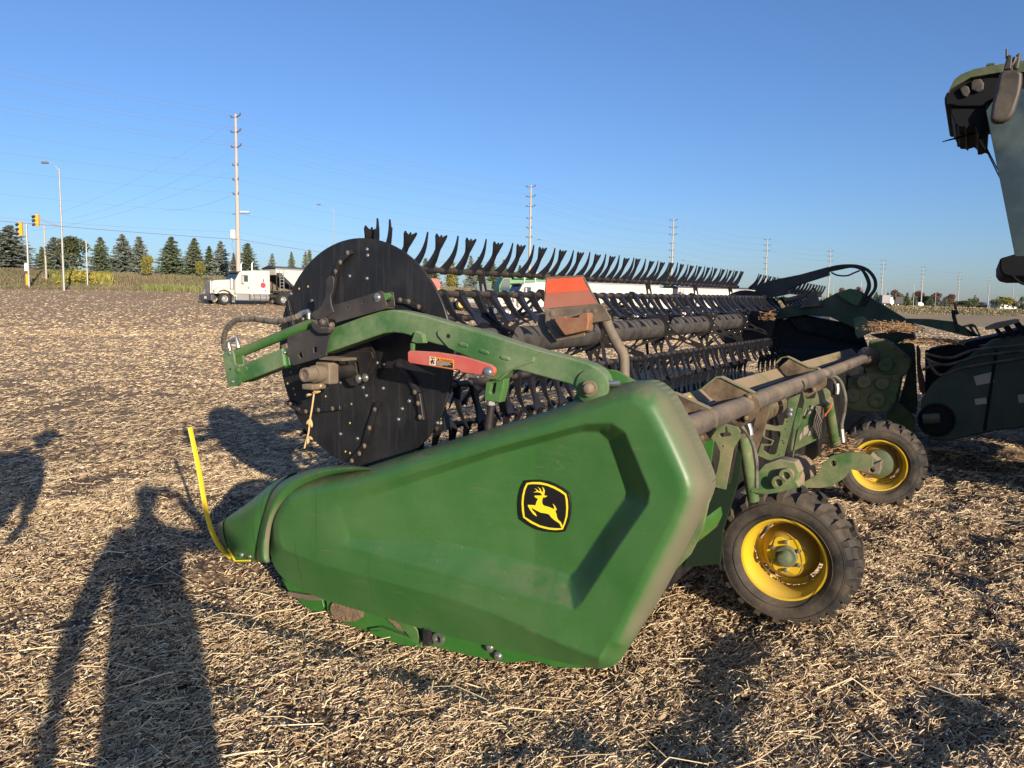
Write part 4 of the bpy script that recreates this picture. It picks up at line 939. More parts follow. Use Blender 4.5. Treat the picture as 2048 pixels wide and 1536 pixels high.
# hoses
MB().tube(smooth_path([ps(*q, .5) for q in ZB([(1560, 700), (1640, 800), (1700, 930), (1735, 1100), (1740, 1300), (1742, 1450)])], 6), .0085, 8).build('hydraulic_hose', mt['sleeve'], HD, True)
MB().tube(P_(ZB([(1640, 660), (1665, 740), (1672, 800)]), .5), .011, 8).build('hose_fitting', mt['steel'], HD, True)
MB().tube(smooth_path([ps(*q, 2.5) for q in ZC([(1180, 380), (1290, 365), (1370, 430), (1420, 560), (1440, 700), (1420, 860), (1390, 1000), (1390, 1090)])], 6), .011, 8).build('hydraulic_hose', mt['sleeve'], HD, True)
MB().tube(smooth_path([ps(*q, 2.5) for q in ZC([(1200, 370), (1280, 420), (1300, 520), (1280, 610)])], 5), .012, 8).build('hydraulic_hose', mt['hose'], HD, True)
MB().tube(P_(ZC([(1390, 1080), (1402, 1180), (1410, 1260)]), 2.5), .014, 8).build('hose_fitting', mt['steel'], HD, True)
MB().tube(P_(ZC([(1325, 460), (1335, 540), (1325, 600)]), 2.48), .014, 8).build('hose_fitting', mt['steel'], HD, True)
# lower castings in front of the wheels
plate('axle_casting', [(1505, 955), (1530, 928), (1560, 918), (1590, 925), (1600, 945), (1592, 962), (1600, 975), (1560, 985), (1530, 990), (1500, 985)], 1.0, .10, 'green_dusty', .006)
plate('axle_casting', [(1380, 1060), (1403, 1040), (1406, 1060), (1395, 1085), (1370, 1105), (1340, 1118)], .40, .3, 'green_clean', .01)
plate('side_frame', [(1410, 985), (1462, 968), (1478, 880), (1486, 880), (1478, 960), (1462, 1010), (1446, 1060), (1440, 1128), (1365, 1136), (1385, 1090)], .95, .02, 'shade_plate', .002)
for x, y in ((1575, 949), (1560, 963)): MB().lathe([(0, .032), (-.03, .032), (-.03, .018), (-.01, .016), (-.01, 0)], ps(x, y, .99), (1, 0, 0), 18).build('casting_eye', mt['green_rear'], HD, True)
plate('swing_arm', [(1600, 975), (1592, 968), (1612, 962), (1634, 950), (1648, 925), (1662, 912), (1690, 905), (1716, 906), (1745, 914), (1745, 934), (1700, 940), (1690, 955), (1665, 972), (1640, 976)], 2.7, .05, 'green_rear', .006, holes=[circ(1667, 927, 6, 10)])
plate('swing_arm_end', [(1697, 930), (1745, 930), (1762, 922), (1762, 938), (1756, 948), (1740, 948), (1700, 938)], 2.8, .10, 'greybrown', .006, holes=[circ(1744, 940, 5, 10)])
plate('hub_bracket', [(1735, 912), (1742, 908), (1752, 918), (1763, 925), (1762, 940), (1758, 950), (1752, 948), (1740, 930)], 3.2, .12, 'green_rear', .005)
# ------------------------------------------------------------------ gauge wheels
def wheel(c, yaw, hub=True, tilt=0):
    W = empty('gauge_wheel', c); W.parent = HD; W.rotation_euler = (0, tilt, yaw)
    R, w_ = .325, .115
    prof = [(-.085, .205), (-.098, .215), (-.118, .245), (-.122, .275), (-.112, .305), (-.09, .322), (-.05, R), (0, R+.004), (.05, R), (.09, .322), (.112, .305), (.122, .275), (.118, .245), (.098, .215), (.085, .205)]
    mb = MB().lathe(prof, (0, 0, 0), (1, 0, 0), 72)
    n = 21
    for k in range(n):
        for side in (-1, 1):
            a0 = 2*math.pi*(k+(0 if side < 0 else .5))/n
            # chunky directional lug: from the shoulder to the crown, swept back
            path = [(side*.118, R-.042, a0-.02), (side*.108, R+.006, a0), (side*.075, R+.026, a0+.02), (side*.035, R+.03, a0+.075), (side*.004, R+.03, a0+.12)]
            hw = [.048, .050, .055, .050, .040]
            top, bot = [], []
            for (x, r, a), h in zip(path, hw):
                for sg_ in (-1, 1):
                    aa = a+sg_*h; top.append((x, r*math.cos(aa), r*math.sin(aa)))
                    aa = a+sg_*h*1.15; rb = min(r-.03, R-.005) if abs(x) < .1 else r-.03; bot.append((x*.97, rb*math.cos(aa), rb*math.sin(aa)))
            m = len(path); fs = []
            for i in range(m-1):
                q = (2*i, 2*i+1, 2*i+3, 2*i+2); fs.append(q)
                fs += [(2*i, 2*i+2, 2*m+2*i+2, 2*m+2*i), (2*i+1, 2*m+2*i+1, 2*m+2*i+3, 2*i+3)]
            fs += [(0, 2*m, 2*m+1, 1), (2*m-2, 2*m-1, 4*m-1, 4*m-2)]
            mb.add(top+bot, fs)
    ty = mb.build('tyre', mt['rubber'], W, True, angle=32)
    # sidewall rings
    for r in (.235, .292): MB().lathe([(-.1235+.0, r-.002), (-.1262 if r < .25 else -.1225, r), (-.1235, r+.002)], (0, 0, 0), (1, 0, 0), 60).build('sidewall_ring', mt['rubber'], W, True)
    rp = [(-.088, .212), (-.094, .210), (-.092, .200), (-.075, .194), (-.060, .182), (-.03, .176), (.03, .172), (.05, .185), (.085, .20), (.088, .212)]
    MB().lathe(rp, (0, 0, 0), (1, 0, 0), 64).build('rim', mt['yellow'], W, True, angle=50)
    # disc with three openings near its edge
    dp = []; n = 48
    out = [Vector((.055, .176*math.cos(2*math.pi*k/n), .176*math.sin(2*math.pi*k/n))) for k in range(n)]
    def slot(a0, a1, r0, r1, m=8):
        return [Vector((.055, r0*math.cos(a0+(a1-a0)*k/m), r0*math.sin(a0+(a1-a0)*k/m))) for k in range(m+1)]+[Vector((.055, r1*math.cos(a1-(a1-a0)*k/m), r1*math.sin(a1-(a1-a0)*k/m))) for k in range(m+1)]
    hl = [slot(a+.25, a+.95, .148, .166) for a in (0, 1.57, 3.14, 4.71)]
    MB().prism(out, (.006, 0, 0), hl).build('wheel_disc', mt['yellow'], W)
    MB().lathe([(.055, .145), (.02, .125), (-.010, .112), (-.02, .098), (-.012, .07), (-.012, .05)], (0, 0, 0), (1, 0, 0), 40).build('wheel_dish', mt['yellow_worn'], W, True, angle=35)
    # scalloped clamp ring
    sc_ = [Vector((-.024, (.092+.010*math.cos(3*a*2))*math.cos(a), (.092+.010*math.cos(3*a*2))*math.sin(a))) for a in [2*math.pi*k/60 for k in range(60)]]
    ho = [Vector((-.024, .05*math.cos(2*math.pi*k/24), .05*math.sin(2*math.pi*k/24))) for k in range(24)]
    MB().prism(sc_, (.008, 0, 0), [ho]).build('clamp_ring', mt['yellow'], W, bevel=.002)
    if hub:
        MB().lathe([(.0, .056), (-.045, .054), (-.05, .050), (-.05, .035), (-.052, .034), (-.085, .033), (-.095, .028), (-.10, .015), (-.10, 0)], (0, 0, 0), (1, 0, 0), 32).build('hub_cap', mt['hub'], W, True, angle=40)
        for k in range(6):
            a = 2*math.pi*k/6+.5; c2 = Vector((-.024, .073*math.cos(a), .073*math.sin(a)))
            MB().lathe([(0, .010), (-.014, .010), (-.024, .0085), (-.026, 0)], c2, (1, 0, 0), 6).build('lug_nut', mt['steel'], W, True)
    else:
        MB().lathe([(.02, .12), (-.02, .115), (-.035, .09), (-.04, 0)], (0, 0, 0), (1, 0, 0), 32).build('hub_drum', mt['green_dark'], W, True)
    return W
wheel((1.24, -.468, .372), math.radians(-1), tilt=math.radians(-3))
wheel((4.13, -.60, .372), math.radians(6), hub=False, tilt=math.radians(-2))
# ------------------------------------------------------------------ gearbox by the feeder
ZG = lambda pts: [(1640+x/5.689, 560+y/5.689) for x, y in pts]
gs_ = 6.65
plate('upper_gear_case', ZG([(560, 690), (700, 668), (775, 690), (900, 790), (970, 850), (1030, 905), (1020, 1000), (960, 1100), (520, 1075), (500, 1000), (520, 880)]), gs_, .22, 'green_rear', .02, seg=3)
plate('lower_gear_case', ZG([(190, 1230), (300, 1120), (420, 1080), (600, 1058), (800, 1090), (880, 1060), (930, 1080), (905, 1220), (870, 1390), (770, 1500), (640, 1512), (400, 1500), (240, 1430), (180, 1330)]), gs_-.06, .28, 'green_rear', .025, seg=3)
for x, y, r, h in ((750, 965, 80, .03), (710, 1180, 76, .03), (370, 1310, 86, .03), (650, 1370, 92, .03), (510, 1155, 76, .10), (815, 772, 24, .03), (935, 865, 26, .03), (860, 1120, 30, .04), (470, 1040, 16, .03)):
    c = ps(*ZG([(x, y)])[0], gs_-.06-(.0)); rr = r/5.689/FPX*8.4
    MB().lathe([(.02, rr*1.05), (-h, rr), (-h-.012, rr*.88), (-h-.012, rr*.3), (-h-.002, rr*.2), (-h-.002, 0)], c, (1, 0, 0), 26).build('gear_case_boss', mt['green_rear'], HD, True, angle=50)
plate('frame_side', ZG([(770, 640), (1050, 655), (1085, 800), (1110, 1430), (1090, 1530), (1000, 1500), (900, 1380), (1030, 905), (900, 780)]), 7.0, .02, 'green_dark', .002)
plate('case_skirt', ZG([(880, 1380), (1000, 1480), (1080, 1600), (1060, 1720), (900, 1650), (740, 1620), (760, 1520)]), 6.9, .1, 'green_rear', .006)
plate('dusty_flap', ZG([(1095, 760), (1115, 735), (1145, 800), (1145, 960), (1180, 1100), (1205, 1200), (1195, 1290), (1175, 1318), (1130, 1250), (1105, 1060)]), 6.9, .02, 'greybrown', .003)
plate('frame_side', ZG([(380, 440), (470, 410), (560, 470), (575, 600), (430, 670), (400, 600)]), 7.3, .05, 'green_rear', .004)
plate('frame_side', ZG([(560, 620), (1040, 560), (1080, 660), (1050, 720), (760, 700)]), 7.4, .3, 'black', .004)
# ------------------------------------------------------------------ middle arm, hoses, crop residue
mid = 8.4
plate('middle_arm', [(1526, 637), (1548, 622), (1575, 612), (1640, 603), (1672, 586), (1700, 577), (1716, 580), (1760, 606), (1815, 640), (1838, 655), (1760, 664), (1705, 655), (1660, 634), (1610, 630), (1530, 643)], mid, .16, 'green_mid', .01)
plate('middle_arm_channel', [(1509, 572), (1520, 568), (1545, 560), (1600, 549), (1655, 534), (1657, 550), (1600, 568), (1577, 579), (1574, 588), (1545, 594), (1512, 588)], mid-.1, .14, 'charcoal', .004)
plate('middle_arm_wing', [(1672, 586), (1700, 577), (1716, 580), (1726, 592), (1715, 612), (1700, 606), (1690, 600)], mid-.14, .02, 'green_dusty', .003)
MB().tube([ps(1570, 602, mid-.06), ps(1615, 590, mid-.06)], .035, 14).build('tilt_cylinder', mt['bracket'], HD, True)
plate('middle_mast', [(1608, 600), (1618, 588), (1628, 580), (1634, 590), (1640, 612), (1600, 616)], mid-.08, .04, 'greybrown', .004)
Z3b = lambda pts: [(1400+x/3.16, 450+y/3.16) for x, y in pts]
for q, rr in (([(805, 280), (850, 266), (920, 258), (1000, 262), (1065, 290), (1105, 345), (1105, 405), (1065, 460), (1030, 510)], .022), ([(805, 292), (880, 275), (960, 262), (1020, 280), (1050, 325), (1065, 375), (1050, 430), (1030, 470)], .02), ([(830, 300), (870, 318), (930, 320), (975, 302), (1010, 288)], .011), ([(805, 286), (900, 262), (980, 262), (1040, 300), (1068, 350), (1072, 400), (1045, 455)], .016), ([(720, 400), (735, 440), (750, 490), (780, 510)], .018)):
    MB().tube(smooth_path(P_(Z3b(q), mid-.02), 7), rr, 10).build('arm_hose', mt['hose'], HD, True)
plate('middle_frame', [(1548, 650), (1580, 634), (1640, 636), (1695, 646), (1722, 662), (1738, 700), (1700, 716), (1600, 718), (1536, 702)], 8.62, .08, 'deck', .01)
mb = MB()
for k in range(24):
    x, y = 1578+k*5.4, 626+k*1.15
    mb.tube(smooth_path(P_([(x, y), (x+6, y+14), (x+15, y+27), (x+26, y+37)], 8.52), 2), [.022, .02, .018, .016, .014, .010, .007][:7], 5)
mb.tube([ps(1574, 625, 8.52), ps(1706, 653, 8.52)], .022, 8)
tag(mb.build('middle_tines', mt['tine'], HD, True), None, None, None, 'stuff')
plate('far_arm_strip', [(1812, 637), (1860, 638), (1906, 643), (1924, 652), (1944, 647), (1952, 651), (1962, 673), (1936, 673), (1900, 664), (1821, 645)], 8.4, .03, 'green_rear', .004, holes=[[(1931, 654), (1936, 653), (1950, 672), (1944, 673)], [(1944, 654), (1949, 655), (1957, 669), (1953, 669)]])
MB().tube(P_([(1906, 620), (1908, 635), (1914, 655), (1916, 664)], 8.3), .022, 8).build('far_sign_post', mt['hose'], HD, True)
plate('far_reflector', [(1907, 606), (1912, 606), (1915, 620), (1909, 620)], 8.3, .02, 'orange_dull', .002)
plate('far_lamp', [(1909, 622), (1915, 619), (1918, 628), (1912, 630)], 8.25, .04, 'black', .002)
def residue(name, c, r, n, label, cat='plant residue'):
    mb = MB()
    for _ in range(n):
        p = Vector(c)+Vector((random.gauss(0, r[0]), random.gauss(0, r[1]), abs(random.gauss(0, r[2]))))
        d = Vector((random.gauss(0, 1), random.gauss(0, 1), random.gauss(0, .45))).normalized()*random.uniform(.015, .06)
        d.z *= .5; mb.bar(p-d, p+d, random.uniform(.004, .014), .004)
    o = mb.build(name, SMAT2, None); o.matrix_world = HEADER_MAT; tag(o, label, None, None, 'stuff'); return o
SMAT2 = simple('stem_residue', (.30, .19, .10), .85, 0, .45, 25)
residue('crop_residue', pt(1785, 662, -.45), (.26, .10, .035), 1500, 'tangle of brown bean stems piled on the frame above the gearbox')
residue('crop_residue', pt(1868, 685, -.85), (.25, .10, .015), 800, 'dusty stems and chaff lying along the feeder ledge')
residue('crop_residue', ps(1680, 905, 3.0), (.05, .05, .05), 160, 'clump of straw caught at the foot of the rear lift cylinder')
residue('crop_residue', ps(1535, 640, 7.6), (.04, .06, .07), 70, 'wisp of stems hanging from the far end of the reel')
# ------------------------------------------------------------------ combine harvester at the right edge
CB = empty('combine_harvester'); CB.matrix_world = HEADER_MAT
tag(CB, 'tall green combine with dark glass cab and mirror cut off by the right edge', 'combine harvester')
ZK = lambda pts: [(1860+x/7.314, 90+y/7.314) for x, y in pts]
kp = lambda *a, **k: plate(*a, parent=CB, **k)
mt['cabgreen'] = paint('dusty_dark_cab_green', (.03, .06, .02), .5, .35, .2, top=.3, scale=3)
mt['darkcab'] = simple('black_cab_plastic', (.005, .006, .008), .75, 0, .2, 5, .2)
mt['mirror'] = paint('dusty_mirror_shell', (.03, .027, .025), .5, .25, .25, top=.1, scale=5)
mt['cabglass'] = newmat('tinted_cab_glass')[0]
b_ = mt['cabglass'].node_tree.nodes['Principled BSDF']; b_.inputs['Base Color'].default_value = (.03, .045, .045, 1); b_.inputs['Roughness'].default_value = .12
_n = mt['cabglass'].node_tree; _z = noise(_n, 1.3, 4, .6, None, .5); _n.links.new(mixc(_n, ramp(_n, _z, .45, .7), (.022, .034, .034), (.06, .085, .085)), b_.inputs['Base Color']); _n.links.new(ramp(_n, _z, .4, .7, .08, .4), b_.inputs['Roughness']); b_.inputs['Metallic'].default_value = 0.; b_.inputs['Specular IOR Level'].default_value = .7
SK = 6.0
kp('cab_roof', ZK([(268, 690), (300, 612), (360, 500), (450, 430), (640, 350), (820, 315), (1090, 268), (1600, 190), (3200, 60), (3200, 250), (1375, 395), (1000, 402), (600, 470), (300, 640)]), SK, 1.75, 'cabgreen', .03, seg=3)
kp('roof_underside', ZK([(285, 660), (600, 480), (1000, 408), (3000, 300), (3000, 700), (1300, 760), (1000, 800), (880, 830), (800, 900), (560, 900), (400, 900), (310, 880), (215, 880), (212, 770), (240, 705)]), SK+.06, 1.6, 'darkcab', .02)
kp('roof_lamp_row', ZK([(310, 860), (800, 860), (860, 1272), (820, 1255), (765, 1282), (700, 1290), (690, 1210), (640, 1165), (545, 1195), (540, 1222), (515, 1218), (505, 1195), (410, 1195), (400, 1162), (358, 1160), (350, 1085), (305, 1010)]), SK+.1, 1.2, 'darkcab', .012)
for q in ([(600, 545), (640, 505), (740, 488), (790, 560), (780, 650), (700, 690), (600, 650)], [(430, 640), (500, 590), (560, 600), (590, 680), (530, 760), (480, 740)]):
    kp('work_lamp', ZK(q), SK+.02, .10, 'mirror', .01)
kp('roof_beacon', ZK([(818, 312), (822, 285), (860, 262), (955, 255), (955, 300)]), SK+.3, .12, 'cabgreen', .01)
kp('cab_side_window', ZK([(820, 960), (960, 760), (1200, 640), (3000, 640), (3000, 3300), (1247, 3110), (1180, 2750), (1090, 2330), (1000, 1880), (900, 1400)]), SK, .03, 'cabglass' , .004)
# front screen: from the near edge round to the far side
tp, bt = ps(*ZK([(820, 960)])[0], SK), ps(*ZK([(1247, 3110)])[0], SK)
mb = MB(); nn = 10
for i in range(nn+1):
    f = i/nn; bulge = -.14*f
    for p in (tp, bt): mb.v.append(tuple(p+Vector((1.7*f+.01, bulge, 0))))
mb.f = [(2*i, 2*i+1, 2*i+3, 2*i+2) for i in range(nn)]
mb.build('windscreen', mt['cabglass'], CB, True)
kp('mirror_shell', ZK([(1020, 392), (1090, 362), (1200, 350), (1300, 352), (1358, 410), (1350, 560), (1320, 720), (1240, 960), (1180, 1062), (1060, 1124), (960, 1126), (890, 1112), (880, 1060), (905, 880), (960, 660)]), SK-.75, .13, 'mirror', .045, seg=4)
kp('mirror_arm', ZK([(1075, 362), (1100, 260), (1130, 152), (1172, 134), (1206, 160), (1200, 260), (1188, 350)]), SK-.68, .06, 'mirror', .015)
kp('mirror_arm', ZK([(1215, 352), (1222, 240), (1262, 140), (1312, 100), (1336, 125), (1330, 200), (1295, 352)]), SK-.66, .06, 'mirror', .015)
MB().tube(P_(ZK([(1125, 60), (1124, 200)]), SK-.65), .010, 8).build('aerial', mt['mirror'], CB, True)
MB().tube(P_(ZK([(1190, 300), (1230, 240), (1250, 180)]), SK-.65), .018, 8).build('mirror_hinge', mt['mirror'], CB, True)
MB().tube(P_(ZK([(180, 1415), (430, 1350), (705, 1275)]), SK+.5), [.005, .012, .014], 6).build('wiper_arm', mt['darkcab'], CB, True)
kp('wiper_bracket', ZK([(702, 1285), (738, 1290), (775, 1370), (840, 1536), (815, 1536), (705, 1350)]), SK+.4, .03, 'cabgreen', .004)
for a, b2 in (((815, 1520), (1030, 1960)), ((835, 1520), (1000, 1840))): MB().tube([ps(*ZK([a])[0], SK+.4), ps(*ZK([b2])[0], SK+.1)], .006, 6).build('wiper_link', mt['darkcab'], CB, True)
MB().box((6.0-.012, -2.05, 2.95), (.02, .05, 1.6)).build('door_pillar', mt['darkcab'], CB)
kp('cab_base', [(1999, 517), (2030, 508), (2300, 500), (2300, 552), (2023, 554), (2006, 550), (1999, 539)], SK, 1.7, 'darkcab', .02)
MB().tube(smooth_path(P_([(2026, 553), (2035, 561), (2048, 568), (2080, 572)], SK), 4), .012, 8).build('cab_cable', mt['darkcab'], CB, True)
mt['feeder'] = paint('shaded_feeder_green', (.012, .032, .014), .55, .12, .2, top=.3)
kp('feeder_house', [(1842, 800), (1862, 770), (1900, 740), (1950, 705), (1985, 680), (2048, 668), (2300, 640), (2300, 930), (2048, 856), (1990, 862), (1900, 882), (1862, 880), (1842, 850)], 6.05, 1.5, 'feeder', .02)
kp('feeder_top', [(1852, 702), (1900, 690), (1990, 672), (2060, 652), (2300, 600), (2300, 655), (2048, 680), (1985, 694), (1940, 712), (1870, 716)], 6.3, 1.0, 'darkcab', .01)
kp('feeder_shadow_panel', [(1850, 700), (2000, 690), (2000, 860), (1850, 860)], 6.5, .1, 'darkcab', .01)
kp('feeder_joint_line', [(1990, 700), (1996, 700), (1972, 862), (1966, 862)], 6.035, .02, 'darkcab', .001)
for q in ([(1947, 753), (1983, 744), (1989, 764), (1953, 771)], [(1949, 798), (1972, 795), (1974, 807), (1951, 810)], [(2035, 790), (2048, 788), (2048, 805), (2038, 806)]): sticker(q, 6.045, 'label_dull', 'sticker', CB)
MB().lathe([(.0, .17), (-.03, .17), (-.03, .15), (-.01, .14), (-.01, 0)], ps(1873, 840, 6.04), (1, 0, 0), 32).build('feeder_pivot', mt['darkcab'], CB, True)
MB().tube([ps(1846, 838, 5.9), ps(1880, 836, 5.9)], .05, 14).build('pivot_shaft', mt['feeder'], CB, True)
for k, q in enumerate(([(1852, 708), (1900, 716), (1950, 700), (2048, 690)], [(1850, 716), (1890, 730), (1960, 712), (2048, 702)], [(1856, 722), (1880, 750), (1930, 735), (2048, 716)], [(1845, 740), (1862, 732), (1880, 730)])):
    MB().tube(smooth_path(P_(q, 5.95), 5), .014, 8).build('feeder_hose', mt['hose'], CB, True)
# access step poking up at the right edge
kp('step_tread', [(1970, 655), (1971, 660), (2002, 656), (2036, 645), (2040, 639), (2034, 638), (1992, 646)], 5.9, .4, 'greybrown', .003)
for q in ([(1988, 658), (1996, 656), (2014, 676), (2004, 678)], [(2006, 655), (2018, 650), (2036, 672), (2020, 674)], [(2026, 646), (2036, 640), (2060, 668), (2044, 672)]): kp('step_bracket', q, 5.95, .02, 'darkcab', .002)
# body, engine deck and drive wheel: out of the frame to the right, they throw the shadows seen in it
def bx_(name, s0, s1, t0_, t1, z0, z1, m, bev=.03): return MB().box(((s0+s1)/2, (t0_+t1)/2, (z0+z1)/2), (s1-s0, abs(t1-t0_), z1-z0)).build(name, mt[m], CB, bevel=bev)
bx_('body_shell', 5.75, 8.4, -9.4, -3.3, 1.15, 3.7, 'green_rear', .12)
bx_('grain_tank', 5.95, 8.2, -6.9, -3.5, 3.7, 4.35, 'green_rear', .08)
bx_('cab_floor', 6.0, 7.75, -3.4, -1.75, 1.75, 2.02, 'darkcab')
bx_('cab_rear_wall', 6.0, 7.75, -3.45, -3.3, 2.0, 3.7, 'darkcab')
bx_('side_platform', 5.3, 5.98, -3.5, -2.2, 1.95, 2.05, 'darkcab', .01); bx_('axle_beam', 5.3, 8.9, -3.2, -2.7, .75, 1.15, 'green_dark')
def drive_wheel(c, R, w_):
    W = empty('drive_wheel', c); W.parent = CB
    mb = MB().lathe([(-w_*.75, R*.55), (-w_, R*.62), (-w_*1.02, R*.8), (-w_*.9, R*.93), (0, R*.96), (w_*.9, R*.93), (w_*1.02, R*.8), (w_, R*.62), (w_*.75, R*.55)], (0, 0, 0), (1, 0, 0), 56)
    for k in range(22):
        for sd_2 in (-1, 1):
            a = 2*math.pi*(k+(0 if sd_2 < 0 else .5))/22
            p0 = Vector((0, R*.97*math.cos(a+.16), R*.97*math.sin(a+.16))); p1 = Vector((sd_2*w_, R*.95*math.cos(a), R*.95*math.sin(a)))
            mb.bar(p0, p1, .06, .07, up=(0, math.cos(a), math.sin(a)))
    mb.build('tyre', mt['rubber'], W, True, angle=30)
    MB().lathe([(-w_*.8, R*.56), (-w_*.7, R*.5), (-.1, R*.46), (-.1, R*.2), (-.2, R*.18), (-.2, 0)], (0, 0, 0), (1, 0, 0), 40).build('rim', mt['yellow'], W, True, angle=40)
drive_wheel((5.2, -3.15, 1.03), 1.03, .34); drive_wheel((8.9, -2.95, .98), .98, .33); drive_wheel((5.9, -8.6, .68), .68, .22); drive_wheel((8.3, -8.6, .68), .68, .22)
MB().tube([Vector((6.2, -3.9, 4.0)), Vector((6.0, -10.5, 4.2))], .2, 20).build('unloading_auger', mt['green'], CB, True)
kp2 = MB()
for k in range(6): kp2.box((5.72, -1.95-.02*k, .55+.27*k), (.28, .10, .03))
for x in (-1, 1): kp2.bar((5.6, -1.9+.0, .4), (5.6, -2.0, 2.1), .03, .03) if x < 0 else kp2.bar((5.86, -1.9, .4), (5.86, -2.0, 2.1), .03, .03)
kp2.build('cab_ladder', mt['darkcab'], CB)
# ------------------------------------------------------------------ people behind and beside the camera; only their shadows are in view
def person(base, label, joints, edges, radii, head, shirt, trousers, face=0.):
    """one continuous skinned body; joints in metres relative to base"""
    me = bpy.data.meshes.new('body'); names = list(joints); idx = {k: i for i, k in enumerate(names)}
    me.from_pydata([joints[k] for k in names], [(idx[a], idx[b]) for a, b in edges], [])
    P = empty('person', base, face); tag(P, label, 'person')
    o = link('body', me, P); sk = o.modifiers.new('skin', 'SKIN'); 
    lay = me.skin_vertices[0] if len(me.skin_vertices) else None
    if lay is None:
        bpy.context.view_layer.objects.active = o; lay = me.skin_vertices[0]
    for k in names:
        r = radii[k]; lay.data[idx[k]].radius = r if isinstance(r, tuple) else (r, r)
    lay.data[idx['pelvis']].use_root = True
    ss = o.modifiers.new('sub', 'SUBSURF'); ss.levels = ss.render_levels = 2; me.materials.append(shirt)
    hx, hy, hz = head
    hm = MB().lathe([(-.115, 0), (-.11, .035), (-.09, .058), (-.05, .072), (0, .080), (.05, .080), (.09, .062), (.115, .03), (.125, 0)], (hx, hy, hz), (.0, .0, 1), 20)
    ho = hm.build('head', SKIN, P, True)
    MB().lathe([(0, .085), (.05, .087), (.1, .07), (.135, .03), (.14, 0)], (hx, hy-.008, hz), (0, -.1, 1), 20).build('hair', HAIR, P, True)
    MB().add([(hx-.012, hy+.075, hz-.02), (hx+.012, hy+.075, hz-.02), (hx, hy+.10, hz-.025), (hx, hy+.078, hz+.025)], [(0, 1, 2), (1, 3, 2), (3, 0, 2)]).build('nose', SKIN, P)
    for x in (-1, 1):
        MB().box((hx+x*.082, hy, hz-.005), (.012, .03, .05)).build('ear', SKIN, P, bevel=.005)
        MB().lathe([(-.008, 0), (0, .010), (.006, 0)], (hx+x*.03, hy+.072, hz+.01), (0, 1, 0), 8).build('eye', mt['darkcab'], P, True)
    MB().box((hx, hy+.074, hz-.055), (.045, .01, .008)).build('mouth', LIPS, P)
    return P
SKIN = simple('skin', (.45, .26, .18), .6, 0, .08); HAIR = simple('hair', (.05, .03, .02), .8, 0, .2); LIPS = simple('lips', (.35, .13, .11), .6)
JKT = simple('dark_jacket', (.04, .05, .08), .9, 0, .2); SHT = simple('grey_shirt', (.2, .2, .2), .9, 0, .2)
def hand(P, wrist, dir_, curl, side, grip=None):
    """palm, four unequal curled fingers and a thumb"""
    w_ = Vector(wrist); d = Vector(dir_).normalized(); s_ = d.cross(Vector((0, 0, 1)));
    if s_.length < .1: s_ = Vector((1, 0, 0))
    s_.normalize(); u = s_.cross(d)
    mb = MB().tube([w_, w_+d*.04, w_+d*.085], [.022, .036, .038], 10, sq=.5)
    for k, L in enumerate((.068, .078, .073, .056)):
        p = w_+d*.085+s_*(k-1.5)*.019; a = d; pts = [p]
        for j in range(3):
            a = (a-u*curl*.45).normalized(); p = p+a*L*(.45, .32, .23)[j]; pts.append(p)
        mb.tube(pts, [.0095, .009, .008, .006], 8)
    p = w_+d*.03-s_*.03*side; mb.tube([p, p-s_*side*.03+d*.03, p-s_*side*.032+d*.055-u*.01], [.012, .0105, .008], 8)
    return mb.build('hand', SKIN, P, True)
Eg = [('pelvis', 'waist'), ('waist', 'chest'), ('chest', 'neck'), ('neck', 'skull'), ('chest', 'shl'), ('shl', 'ell'), ('ell', 'wrl'), ('chest', 'shr'), ('shr', 'elr'), ('elr', 'wrr'), ('pelvis', 'hipl'), ('hipl', 'knl'), ('knl', 'anl'), ('anl', 'tol'), ('pelvis', 'hipr'), ('hipr', 'knr'), ('knr', 'anr'), ('anr', 'tor')]
Rd = dict(pelvis=(.245, .17), waist=(.225, .15), chest=(.20, .14), neck=.062, skull=.06, shl=.08, ell=.066, wrl=.045, shr=.08, elr=.06, wrr=.04, hipl=.115, knl=.09, anl=.065, tol=.036, hipr=.115, knr=.09, anr=.065, tor=.036)
# the photographer: stands just behind the camera, both hands raised to the phone, the right elbow held out wide
J1 = dict(pelvis=(.05, 0, .95), waist=(.04, 0, 1.12), chest=(0, 0, 1.33), neck=(0, .01, 1.49), skull=(0, .02, 1.57), shl=(-.18, 0, 1.40), ell=(-.31, -.02, 1.08), wrl=(-.37, .06, .84), shr=(.18, 0, 1.42), elr=(.50, .05, 1.37), wrr=(.21, .10, 1.69),
          hipl=(-.06, 0, .88), knl=(-.07, .02, .50), anl=(-.12, -.02, .09), tol=(-.13, .14, .04), hipr=(.16, 0, .88), knr=(.16, .02, .50), anr=(.13, -.02, .09), tor=(.15, .14, .04))
P1 = person((.11, -.36, 0), 'photographer in a dark jacket standing just behind the camera holding up a phone', J1, Eg, Rd, (0, .03, 1.665), JKT, JKT)
hand(P1, J1['wrl'], (0, .1, -1), .6, 1); hand(P1, J1['wrr'], (-.5, .35, .1), .7, -1)
ph = MB().box((.16, -.16, 1.70), (.155, .009, .075)).build('phone', mt['darkcab'], None, bevel=.004); tag(ph, 'dark phone held level in the raised hand of the photographer', 'phone')
J2 = dict(J1); J2.update(ell=(-.34, .05, 1.12), wrl=(-.33, .12, .88), elr=(.34, .0, 1.12), wrr=(.36, .08, .86))
P2 = person((-2.33, 2.1, 0), 'onlooker in a grey shirt standing left of the camera with arms hanging', J2, Eg, {k: (tuple(x*1.18 for x in v) if isinstance(v, tuple) else v*1.15) for k, v in Rd.items()}, (.13, .03, 1.66), SHT, JKT)
